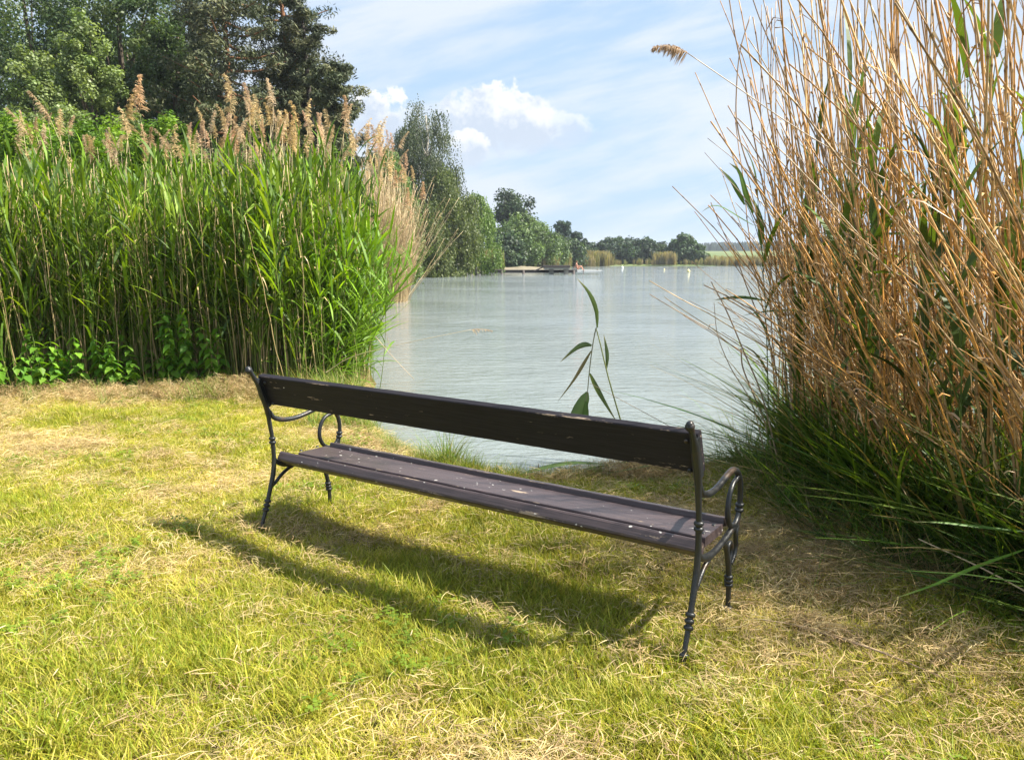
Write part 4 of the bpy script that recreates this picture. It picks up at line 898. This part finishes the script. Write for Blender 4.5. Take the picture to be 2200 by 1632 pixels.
tree('poplar_tree', 'light silvery poplar, the shorter one in front of the tall poplars', 185, 92, 29, 95, cols=POPL, seed=3, size=.11, nc=150, nleaf=190, zlow=.2, topf=.4, lump=.7)
tree('poplar_tree', 'lowest pale poplar sapling above the bright bush at the left', 75, 160, 27, 85, cols=POPL, seed=4, size=.105, nc=140, nleaf=180, zlow=.3, topf=.5, lump=.7)
tree('poplar_tree', 'narrow dark poplar between the light poplar and the pines', 330, -40, 33, 95, cols=POP, seed=5, size=.12, nc=190, nleaf=180, zlow=.1, topf=.6)
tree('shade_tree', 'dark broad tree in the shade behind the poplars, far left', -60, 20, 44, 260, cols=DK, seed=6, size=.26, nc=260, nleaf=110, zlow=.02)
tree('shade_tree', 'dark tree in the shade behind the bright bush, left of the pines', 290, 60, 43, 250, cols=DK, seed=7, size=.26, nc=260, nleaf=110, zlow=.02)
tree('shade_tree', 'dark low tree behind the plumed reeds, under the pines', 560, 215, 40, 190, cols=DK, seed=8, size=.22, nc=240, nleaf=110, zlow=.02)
tree('bush', 'bright green bush behind the reeds, at the far left', 60, 232, 17, 150, cols=BRT, seed=9, size=.065, nc=230, nleaf=180, zlow=.05, cat='bush', topf=.95, lump=.3)
tree('bush', 'bright green bush behind the reeds below the light poplar', 235, 232, 17.5, 130, cols=BRT, seed=10, size=.065, nc=210, nleaf=180, zlow=.05, cat='bush', topf=.95, lump=.3)
tree('bush', 'bright green bush tapering down to the right toward the plumed reeds', 355, 255, 17, 95, cols=BRT, seed=11, size=.065, nc=180, nleaf=180, zlow=.05, cat='bush', topf=.9, lump=.35)
tree('bush', 'small green bush showing left of the dry reeds under the last pine', 735, 315, 24, 60, cols=[(.10, .17, .03), (.07, .13, .03)], seed=12, size=.11, nc=90, nleaf=80, zlow=.05, cat='bush')

def pine(lb, px, top, Yd, halfw, seed, zlow=.2, dense=1.0, tcol=(.26, .13, .07), cols=((.060, .075, .038), (.085, .10, .045), (.115, .12, .058), (.050, .062, .034)), size=.19, nb=46, conic=.6):
    r_ = np.random.default_rng(seed + 1300); tp = at(px, top, Yd); x, y = tp[0], tp[1]; z0 = float(ground_z(x, y)) - .1; H = tp[2] - z0; hw = halfw / 1640 * Yd
    root = link('pine_tree', None, loc=(x, y, z0), label=lb, category='tree'); mt = MB(); t = np.linspace(0, 1, 9)
    wob = np.cumsum(r_.normal(0, .006 * H, (9, 2)), 0); P = np.stack([wob[:, 0], wob[:, 1], t * H * .97], 1); tubes(mt, P[None], np.linspace(H * .017, H * .004, 9)[None], 8, tcol)
    cs = []; rads = []
    for i in range(nb):
        tt = zlow + (1 - zlow) * (i / nb) ** .9; b = np.array([np.interp(tt, t, P[:, j]) for j in range(3)]); a = i * 2.4 + r_.normal(0, .4)
        L = hw * (1 - conic * (tt - zlow) / (1 - zlow)) * r_.uniform(.6, 1.1) * (1 if tt < .93 else .5); up = r_.uniform(.0, .35) * L
        e = b + np.array([math.cos(a) * L, math.sin(a) * L, up]); m_ = (b + e) / 2 + [0, 0, -.08 * L]; q = crom([b, m_, e], 4)
        tubes(mt, q[None], np.linspace(H * .0045, H * .0012, len(q))[None], 5, np.array(tcol) * .8, False)
        for f in (.28, .42, .56, .70, .84, 1.0):
            if r_.random() < .93 * dense:
                p_ = np.array([np.interp(f * (len(q) - 1), np.arange(len(q)), q[:, j]) for j in range(3)]) + r_.normal(0, .07 * hw, 3) * [1, 1, .5]
                cs.append(p_); rads.append(hw * .19 * r_.uniform(.7, 1.3))
    cs.append(np.array([P[-1][0], P[-1][1], H * .97])); rads.append(hw * .1)
    mc = MB(); leaf_cloud(mc, np.array(cs), np.array(rads), int(90), size, list(cols), r_, flat=.6, aspect=.28)
    mt.obj('trunk', M_bark, root); mc.obj('crown', M_needle, root, smooth=False); return root
pine('tall pine with an orange-brown trunk showing between its branches', 480, -120, 31, 150, 1, zlow=.30, nb=52, conic=.35)
pine('pine behind and right of the orange-trunked one, crown cut by the top of the picture', 590, -140, 34, 120, 2, zlow=.18, nb=56, conic=.4)
pine('open-crowned pine whose limbs show against the sky', 668, -25, 33, 72, 3, zlow=.25, nb=34, conic=.15, dense=.8, tcol=(.06, .05, .045))
pine('low dark pine forming the right edge of the wood', 715, 120, 30, 95, 4, zlow=.08, nb=56, conic=.45, tcol=(.06, .05, .045))
pine('dark pine filling the gap below the open-crowned one', 630, 90, 37, 130, 5, zlow=.06, nb=60, conic=.3, tcol=(.06, .05, .045))
pine('dark pine standing deepest in the wood behind the orange trunk', 420, -20, 40, 150, 6, zlow=.06, nb=60, conic=.3, tcol=(.08, .06, .045))

def weeping(name, lb, px, top, Yd, halfw, cols, seed, ns=900, zlow=.1, L=(.8, 2.2), size=.16, tiers=None, bark=(.35, .33, .30), transl=None):
    r_ = np.random.default_rng(seed + 1700); tp = at(px, top, Yd); x, y = tp[0], tp[1]; z0 = max(float(ground_z(x, y)), -.2) - .1; H = tp[2] - z0; hw = halfw / 1640 * Yd
    root = link(name, None, loc=(x, y, z0), label=lb, category='tree')
    nc = 64; d = unit(r_.normal(0, 1, (nc, 3))); zz = zlow + (1 - zlow) * r_.random(nc) ** .85
    wid = np.interp(zz, [0, .35, .6, .8, 1], tiers or [1, 1, .8, .5, .12]); a = r_.random(nc) * 6.28; rr = np.sqrt(r_.random(nc))
    cents = np.stack([np.cos(a) * rr * wid * hw, np.sin(a) * rr * wid * hw, zz * H * .97], 1)
    mt = MB(); trunk(mt, 0, 0, 0, H * .92, H * .016, r_, bark, cents, 30); mt.obj('trunk', M_bark, root)
    per = ns // nc; st = (cents[:, None] + r_.normal(0, 1, (nc, per, 3)) * hw * .115 * [1, 1, .7]).reshape(-1, 3); N = len(st)
    Ls = r_.uniform(*L, N) * np.clip(st[:, 2] / H + .3, .4, 1); k = 13; t = np.linspace(0, 1, k)
    out = unit(st * [1, 1, 0] + 1e-6); P = st[:, None] + out[:, None] * (Ls[:, None, None] * .22 * np.sqrt(t)[None, :, None]) + np.array([0, 0, -1.0]) * (Ls[:, None] * t[None] ** 1.3)[..., None]
    P = (P + r_.normal(0, .05, P.shape)).reshape(-1, 3); P = P[P[:, 2] > .15]; n = len(P)
    v_ = unit(r_.normal(0, .45, (n, 3)) + [0, 0, -1]); u_ = unit(np.cross(v_, r_.normal(0, 1, (n, 3)))); s = size * r_.uniform(.6, 1.3, (n, 1))
    V = np.stack([P - v_ * s * .5, P + u_ * s * .3, P + v_ * s * .6, P - u_ * s * .3], 1).reshape(-1, 3); b = np.arange(n) * 4
    cc = np.array(cols)[r_.integers(0, len(cols), n)] * (.75 + .5 * fbm(P[:, 0] * .9 + 5, P[:, 2] * .9, 2))[:, None] * r_.uniform(.8, 1.2, (n, 1))
    mc = MB(); mc.add(V, np.stack([b, b + 1, b + 2, b + 3], 1), col=np.repeat(cc, 4, 0)); mc.obj('crown', M_leaf, root, smooth=False); return root
GB = [(.10, .125, .08), (.13, .155, .105), (.075, .10, .06)]; WL = [(.13, .165, .06), (.095, .13, .05), (.165, .195, .075)]; WB = [(.14, .22, .06), (.11, .18, .05), (.17, .24, .08)]
weeping('weeping_birch', 'tall grey-green weeping birch at the water edge, highest tree beyond the reeds', 912, 214, 66, 82, GB, 1, 3000, .1, (1.0, 3.0), .15, tiers=[1, 1, .85, .62, .3])
weeping('weeping_birch', 'shorter weeping birch behind the tall one, showing left of its top', 868, 268, 70, 40, GB, 2, 900, .1, (1.0, 2.4), .19, tiers=[1, 1, .9, .7, .3])
weeping('weeping_willow', 'broad dark willow hanging over the water right below the tall birch', 950, 345, 64, 75, WL, 3, 2300, .03, (1.0, 2.8), .20, tiers=[1, 1, .85, .6, .25])
weeping('weeping_willow', 'light green willow above the start of the dock', 1022, 412, 69, 48, WB, 4, 1300, .10, (.8, 2.2), .19, tiers=[.9, 1, .9, .7, .3])
weeping('weeping_willow', 'bright young willow directly behind the dry reed clump', 825, 315, 44, 72, WB, 5, 2000, .05, (.8, 2.2), .15, tiers=[1, 1, .9, .6, .3])
weeping('weeping_willow', 'low willow curtain touching the water beside the dry reeds', 905, 430, 62, 62, WL, 6, 1500, .02, (.8, 2.2), .19, tiers=[1, 1, .9, .6, .3])
FG = [(.11, .165, .06), (.135, .195, .07), (.085, .135, .05)]; FD = [(.05, .085, .045), (.07, .11, .05), (.04, .065, .038)]
tree('broadleaf_tree', 'dark round-topped tree standing above the lakeside bushes', 1095, 416, 125, 42, cols=FD, seed=21, size=.4, nc=90, nleaf=110, zlow=.15)
tree('broadleaf_tree', 'dark tree on the right shoulder of the round-topped one', 1120, 452, 128, 38, cols=FD, seed=22, size=.4, nc=80, nleaf=110, zlow=.1)
tree('bush', 'dark bush with rounded clumps beside the beach', 1088, 500, 104, 32, cols=FD, seed=23, size=.35, nc=80, nleaf=100, zlow=.02, cat='bush')
tree('bush', 'big light green bush sloping down behind the dock', 1118, 462, 112, 42, cols=FG, seed=24, size=.32, nc=120, nleaf=120, zlow=.02, cat='bush', topf=.9, lump=.25)
tree('bush', 'light green bush in the middle of the bank behind the dock', 1152, 482, 116, 40, cols=FG, seed=25, size=.32, nc=110, nleaf=120, zlow=.02, cat='bush', topf=.9, lump=.25)
tree('bush', 'light green bush lowest on the bank, above the end of the dock', 1182, 508, 122, 34, cols=FG, seed=26, size=.32, nc=100, nleaf=110, zlow=.02, cat='bush', topf=.9, lump=.3)
tree('bush', 'grey-green bush below the distant pines', 1222, 516, 138, 30, cols=[(.06, .095, .05), (.05, .08, .04)], seed=27, size=.5, nc=80, nleaf=60, zlow=.02, cat='bush')
pine('distant pine, tallest of the three beyond the bushes', 1207, 476, 150, 34, 11, .2, nb=26, size=.7, cols=((.04, .075, .05), (.055, .09, .055)), tcol=(.1, .08, .06))
pine('distant pine in the middle of the three', 1236, 498, 152, 28, 12, .2, nb=22, size=.7, cols=((.04, .075, .05), (.055, .09, .055)), tcol=(.1, .08, .06))
pine('distant small pine, rightmost of the three above the water', 1258, 512, 154, 12, 13, .3, nb=18, size=.6, cols=((.04, .075, .05), (.055, .09, .055)), tcol=(.1, .08, .06))
FB = [(.055, .09, .06), (.075, .115, .07), (.045, .075, .05)]
for i, (px, top, hw, lb) in enumerate([(1290, 522, 22, 'leftmost tree of the far shore line'), (1313, 517, 24, 'second tree of the far shore line, from the left'), (1340, 511, 26, 'tallest rounded tree of the far shore line'), (1366, 520, 20, 'low tree just right of the tallest on the far shore'), (1385, 514, 22, 'tree with twin top on the far shore'), (1412, 523, 18, 'rightmost of the dark trees on the far shore'), (1330, 530, 26, 'low dark bush in front of the far shore trees')]):
    tree('far_tree', lb, px, top, 168, hw, cols=FB, seed=40 + i, size=.48, nc=90, nleaf=100, zlow=.0, topf=.85)
tree('bush', 'pale grey-green bush between the far trees and the big lone bush', 1425, 529, 166, 24, cols=[(.10, .135, .07), (.08, .12, .06)], seed=50, size=.6, nc=60, nleaf=50, zlow=.0, cat='bush')
tree('far_tree', 'lone rounded tree at the edge of the green field across the lake', 1468, 507, 163, 25, cols=[(.065, .11, .05), (.05, .09, .04)], seed=51, size=.65, nc=80, nleaf=60, zlow=.0, topf=.8)
tree('bush', 'rounded bush hugging the right side of the lone tree across the lake', 1498, 532, 161, 22, cols=[(.07, .115, .05), (.055, .09, .04)], seed=52, size=.55, nc=60, nleaf=60, zlow=.0, cat='bush')
# more of the far shore, mostly hidden by the right-hand reeds
for i, (X_, Y_, H_) in enumerate([(72, 168, 6), (80, 172, 8), (95, 170, 7)]):
    px = 1100 + X_ / Y_ * 1620; tree('far_tree', ['far tree seen through the right-hand canes, left one', 'far tree seen through the right-hand canes, taller middle one', 'far tree seen through the right-hand canes, right one'][i], px, 554 - (H_ - 1.4) / Y_ * 1640, Y_, 35, cols=FB, seed=60 + i, size=.8, nc=50, nleaf=45, zlow=0)

# distant forest on the ridge: reads as one mass
mb = MB(); n = 9000; x = rng.uniform(100, 900, n); y = rng.uniform(610, 760, n); z = ground_z(x, y); H = rng.uniform(6.5, 9.0, n) * (.45 + .55 * smooth((x - 100) / 90)) * (1 + .08 * np.sin(x * .02)); r0 = rng.uniform(1.4, 2.4, n)
for j, (f0, f1, w0, w1) in enumerate(((.0, .62, 1.0, .75), (.45, 1.0, .85, .02))):
    P = np.stack([np.stack([x, y, z + H * f0], 1), np.stack([x + rng.normal(0, .3, n), y, z + H * f1], 1)], 1)
    tubes(mb, P, np.stack([r0 * w0, r0 * w1], 1), 5, np.array([(.030, .052, .035)]) * rng.uniform(.7, 1.3, (n, 1)), False)
mb.obj('distant_forest', M_needle, smooth=False, kind='stuff')

# reeds along the far shores
def far_reed(seed, cols):
    r_ = np.random.default_rng(seed); mb = MB(); n = 30; a = r_.random(n) * 6.28; rr = np.sqrt(r_.random(n)) * .5
    b = np.stack([rr * np.cos(a), rr * np.sin(a), 0 * a], 1); h = r_.uniform(1.5, 2.6, n); t = np.linspace(0, 1, 4)
    P = b[:, None] + np.stack([np.outer(r_.normal(0, .2, n), t ** 2), np.outer(r_.normal(0, .2, n), t ** 2), h[:, None] * t[None]], 2)
    C = np.array(cols)[r_.integers(0, len(cols), n)][:, None] * np.array([.7, .85, 1.0, 1.15])[None, :, None]; ribbons(mb, P, np.array([[.05, .07, .09, .05]]), unit(r_.normal(0, 1, (n, 3)) * [1, 1, .1]), C); return mb.mesh('far_reed', M_reed, False)
FRP = [far_reed(i, [(.28, .24, .16), (.33, .28, .19), (.22, .21, .13)]) for i in range(4)] + [far_reed(10 + i, [(.15, .18, .07), (.18, .21, .09), (.28, .25, .15)]) for i in range(3)]
fx, fy, fi, fs = [], [], [], []
def reedrow(p, q, n, sp, kinds, s_=(.8, 1.2)):
    for _ in range(n):
        u_ = rng.random(); fx.append(p[0] * (1 - u_) + q[0] * u_ + rng.normal(0, sp)); fy.append(p[1] * (1 - u_) + q[1] * u_ + rng.normal(0, sp)); fi.append(int(rng.choice(kinds))); fs.append(rng.uniform(*s_))
reedrow((9.5, 137), (17.5, 147), 260, .7, [0, 1, 2, 3, 4], (.85, 1.15)); reedrow((3.5, 114), (9, 135), 200, .9, [4, 5, 6, 0, 1], (.6, 1.0)); reedrow((39, 151), (110, 160), 900, 1.2, [0, 1, 2, 3], (.5, .8)); reedrow((17, 148), (38, 151), 50, .9, [0, 4, 2, 5], (.3, .6))
reedrow((-3.6, 92), (-1.8, 93), 60, .4, [0, 4, 5], (.8, 1.1)); reedrow((.1, 105), (1.0, 106), 40, .3, [4, 5, 0], (1, 1.3)); reedrow((28, 149.5), (31.5, 150), 60, .4, [0, 1, 4], (.7, 1.1))
reedrow((110, 160), (170, 152), 400, 1.5, [0, 1, 2], (.9, 1.3))
fx, fy, fs = map(np.array, (fx, fy, fs)); fz = np.maximum(ground_z(fx, fy), -.2)
scatter('far_shore_reeds', np.stack([fx, fy, fz], 1), np.stack([0 * fx, 0 * fx, rng.random(len(fx)) * 6.28], 1), fs, fi, FRP, kind='stuff')

# ------------------------------------------------------------------ beach, dock, platform, people, buoys
def boxm(mb, x0, x1, y0, y1, z0, z1, bev=0.0, col=(.5, .5, .5)):
    V = [(x, y, z) for x in (x0, x1) for y in (y0, y1) for z in (z0, z1)]
    mb.add(V, [(0, 1, 3, 2), (4, 6, 7, 5), (0, 4, 5, 1), (2, 3, 7, 6), (0, 2, 6, 4), (1, 5, 7, 3)], col=col)
mb = MB(); n = 26; xs = np.linspace(-6.5, 4.2, n)                       # sandy beach behind the dock
top_ = -.20 + .42 * np.exp(-((xs + 6.0) / 1.6) ** 2) + .04 * np.sin(xs * 3) + .30 * np.exp(-((xs - 1.35) / .45) ** 2) + .12 * np.exp(-((xs - 2.3) / .5) ** 2)
V = []
for i_, x_ in enumerate(xs):
    yb = 92 + (x_ + 6.5) * .8; V += [(x_, yb - 2.2, WATER - .1), (x_, yb - .8, .05 + top_[i_] * .4), (x_, yb + 1.2, .12 + top_[i_]), (x_, yb + 4, .3 + top_[i_] * .6)]
Q = [(i_*4+j, i_*4+j+4, i_*4+j+5, i_*4+j+1) for i_ in range(n - 1) for j in range(3)]
mb.add(V, Q); mb.obj('beach', M_sand, kind='structure')
YD = 74.5
dock = link('dock', None, loc=(0, YD, 0), label='long dark wooden dock on posts reaching from the willows over the lake', category='dock')
XA, XB = -4.6, 6.2
npl = 110
for i_ in range(2):
    mb = MB(); boxm(mb, XA, XB - (0 if i_ else .3), -.75 + i_ * 1.3, -.67 + i_ * 1.3, -.05, .2); mb.obj('beam', M_dock, dock, smooth=False)
pm_ = MB(); boxm(pm_, -.045, .045, -.82, .80, 0, .04); pme = pm_.mesh('plank', M_dock, False)
for i_ in range(npl): link('plank', pme, dock, loc=(XA + .05 + (XB - XA - .1) * i_ / (npl - 1), float(rng.normal(0, .015)), .203 + float(rng.normal(0, .003))))
for xx in (-4.35, -3.9, -3.35, -3.05, -2.85, -.95, 1.1, 5.9):
    mb = MB(); tubes(mb, np.array([[(xx, -.8, -1.0), (xx, -.8, .22 if xx > -3.2 else .62)]]), np.array([[.13, .12]]), 8, (.2, .17, .14)); mb.obj('post', M_dock, dock)
deck = link('raised_platform', None, loc=(0, YD - 1.5, 0), label='raised grey platform on two thick posts in front of the dock', category='platform')
mb = MB(); boxm(mb, 2.95, 5.45, -.9, .9, .50, .68); mb.obj('slab', M_dock, deck, smooth=False)
mb = MB(); boxm(mb, 3.0, 5.4, -.8, .8, .34, .498); mb.obj('under_beam', M_conc, deck, smooth=False)
for xx in (3.72, 5.12):
    mb = MB(); boxm(mb, xx - .20, xx + .20, -.3, .3, -1.0, .338); mb.obj('post', M_conc, deck, smooth=False)
mb = MB(); mb.add([(2.1, -.5, .2), (2.1, .5, .2), (3.0, .5, .62), (3.0, -.5, .62), (2.1, -.5, .1), (2.1, .5, .1), (3.0, .5, .50), (3.0, -.5, .50)], [(0, 1, 2, 3), (7, 6, 5, 4), (0, 3, 7, 4), (1, 5, 6, 2), (0, 4, 5, 1), (3, 2, 6, 7)])
mb.obj('ramp', M_dock, deck, smooth=False)
# white float with a sitting bather
fl = link('swim_float', None, loc=(0, YD, 0), label='low white swim float at the lake end of the dock', category='float')
mb = MB(); cs_ = [(6.25, .22), (6.25, .02), (7.9, .06), (8.5, .10), (8.7, .19)]
V = [(a, yv, b) for yv in (-.7, .7) for a, b in cs_]; mb.add(V, [(0, 5, 6, 1), (1, 6, 7, 2), (2, 7, 8, 3), (3, 8, 9, 4), (4, 9, 5, 0)], [(0, 1, 2), (0, 2, 4), (2, 3, 4), (5, 7, 6), (5, 9, 7), (7, 9, 8)]); mb.obj('hull', M_white, fl, smooth=False)
mb = MB(); tubes(mb, np.array([[(6.85, -.75, -.5), (6.85, -.75, .34)]]), np.array([[.04, .04]]), 6); mb.obj('mooring_pole', M_dock, fl)
mb = MB(); tubes(mb, np.array([[(8.25, 0, .17), (8.25, 0, .30)]]), np.array([[.06, .05]]), 6); mb.obj('bollard', M_dock, fl)
def skin_person(name, joints, edges, root_i, parent=None, **pr_):
    me = bpy.data.meshes.new(name); me.from_pydata([j[:3] for j in joints], edges, []); o = link(name, me, parent, **pr_)
    sk = o.modifiers.new('skin', 'SKIN')
    for v, j in zip(me.skin_vertices[0].data, joints): v.radius = (j[3], j[3] * (j[4] if len(j) > 4 else 1))
    me.skin_vertices[0].data[root_i].use_root = True
    sk.use_smooth_shade = True; ss = o.modifiers.new('sub', 'SUBSURF'); ss.levels = 1; ss.render_levels = 2
    me.materials.append(M_skin); return o
J = [(0, 0, .12, .15), (.02, 0, .38, .14), (-.02, 0, .56, .13), (-.0, 0, .66, .05), (.02, 0, .76, .085), (.03, 0, .84, .08),          # pelvis chest neck head
     (.1, -.10, .12, .10), (.45, -.14, .42, .065), (.62, -.14, .04, .045), (.76, -.14, .03, .035),
     (.1, .10, .12, .10), (.48, .14, .40, .065), (.66, .14, .04, .045), (.80, .14, .03, .035),
     (0, -.18, .55, .05), (.16, -.22, .38, .038), (.40, -.18, .36, .03), (.46, -.17, .36, .03),
     (0, .18, .55, .05), (-.14, .22, .32, .038), (-.24, .22, .08, .03), (-.27, .22, .05, .03)]
Ed = [(0, 1), (1, 2), (2, 3), (3, 4), (4, 5), (0, 6), (6, 7), (7, 8), (8, 9), (0, 10), (10, 11), (11, 12), (12, 13), (2, 14), (14, 15), (15, 16), (16, 17), (2, 18), (18, 19), (19, 20), (20, 21)]
per_ = skin_person('person', J, Ed, 0, label='bather with bare shoulders sitting with raised knees on the white float', category='person'); per_.location = (6.22, YD, .21)
mb = MB(); u_ = np.linspace(0, math.pi * .62, 6); v_ = np.linspace(0, 2 * math.pi, 11)[:-1]
mb.add([(.01 + .10 * math.sin(a) * math.cos(b), .10 * math.sin(a) * math.sin(b), .81 + .10 * math.cos(a)) for a in u_ for b in v_], [(i_*10+j, i_*10+(j+1) % 10, (i_+1)*10+(j+1) % 10, (i_+1)*10+j) for i_ in range(5) for j in range(10)]); mb.obj('hair', M_hair, per_)
# buoys
def buoy(px, py, r_, lb, mat):
    Yd = 1.53 * 1640 / (py - 554) ; p_ = at(px, py, Yd); mb = MB(); a_ = np.linspace(0, math.pi, 9)
    tubes(mb, np.array([[(0, 0, -r_ * math.cos(a)) for a in a_]]), np.array([[max(r_ * math.sin(a), .01) for a in a_]]), 12)
    bo = link('buoy', None, loc=(p_[0], p_[1], WATER + r_ * .35), label=lb, category='buoy'); mb.obj('float_ball', mat, bo)
    m2 = MB(); tubes(m2, np.array([[(0, 0, r_ * .8), (0, 0, r_ * 1.35)]]), np.array([[r_ * .22, r_ * .15]]), 8); m2.obj('top_ring', mat, bo)
buoy(1337, 575.5, .2, 'white buoy on the open water, leftmost and farthest', M_white); buoy(1427, 579.5, .12, 'small yellowish buoy, middle of the three', M_yel); buoy(1479, 583.5, .2, 'largest pale yellow buoy, rightmost on the water', M_yel)
# roofed shelter and stacked stones half hidden under the light willow
sh = link('beach_shelter', None, loc=(-4.3, 80, 0), label='small shelter with a slanting red-brown roof beside the beach', category='shelter')
mb = MB(); mb.add([(.0, -1, 1.55), (.0, 1, 1.55), (1.25, 1, .55), (1.25, -1, .55), (.0, -1, 1.42), (.0, 1, 1.42), (1.2, 1, .42), (1.2, -1, .42)], [(0, 1, 2, 3), (7, 6, 5, 4), (0, 3, 7, 4), (1, 5, 6, 2), (0, 4, 5, 1), (3, 2, 6, 7)]); mb.obj('roof', M_red, sh, smooth=False)
for xx, hh in ((.05, 1.42), (1.0, .6)):
    for yy in (-.9, .9):
        mb = MB(); boxm(mb, xx - .05, xx + .05, yy - .05, yy + .05, -.2, hh); mb.obj('post', M_dock, sh, smooth=False)
mb = MB(); boxm(mb, -1.2, -.15, -.6, .2, -.2, .5); o = mb.obj('concrete_block', M_conc, label='pale concrete block beside the shelter at the start of the dock', category='block'); o.location = (-4.4, 79, 0)
# deer stand / trough on the far field
p_ = at(1561, 550, 190); fb = link('feeding_box', None, loc=(p_[0], p_[1], float(ground_z(p_[0], p_[1]))), label='small pale box on legs standing in the green field', category='box')
mb = MB(); boxm(mb, -.5, .5, -.4, .4, .5, 1.1); mb.obj('box', M_conc, fb, smooth=False)
mb = MB(); boxm(mb, -.7, .7, -.5, .5, 1.1, 1.22); mb.obj('lid', M_dock, fb, smooth=False)
for xx in (-.4, .4):
    mb = MB(); boxm(mb, xx - .06, xx + .06, -.06, .06, -.3, .5); mb.obj('leg', M_dock, fb, smooth=False)

# ------------------------------------------------------------------ air
mb = MB(); boxm(mb, -3600, 3600, -900, 5600, -1.7, 40.0)
M_air = bpy.data.materials.new('air'); M_air.use_nodes = True; t = NT(M_air.node_tree); t.n.clear()
mo = t.node('ShaderNodeOutputMaterial'); pv = t.node('ShaderNodeVolumePrincipled'); pv.inputs['Color'].default_value = (.80, .88, 1.0, 1)
pv.inputs['Density'].default_value = HAZE; pv.inputs['Anisotropy'].default_value = .3; t.l.new(pv.outputs[0], mo.inputs['Volume'])
mb.obj('haze', M_air, smooth=False, kind='stuff')
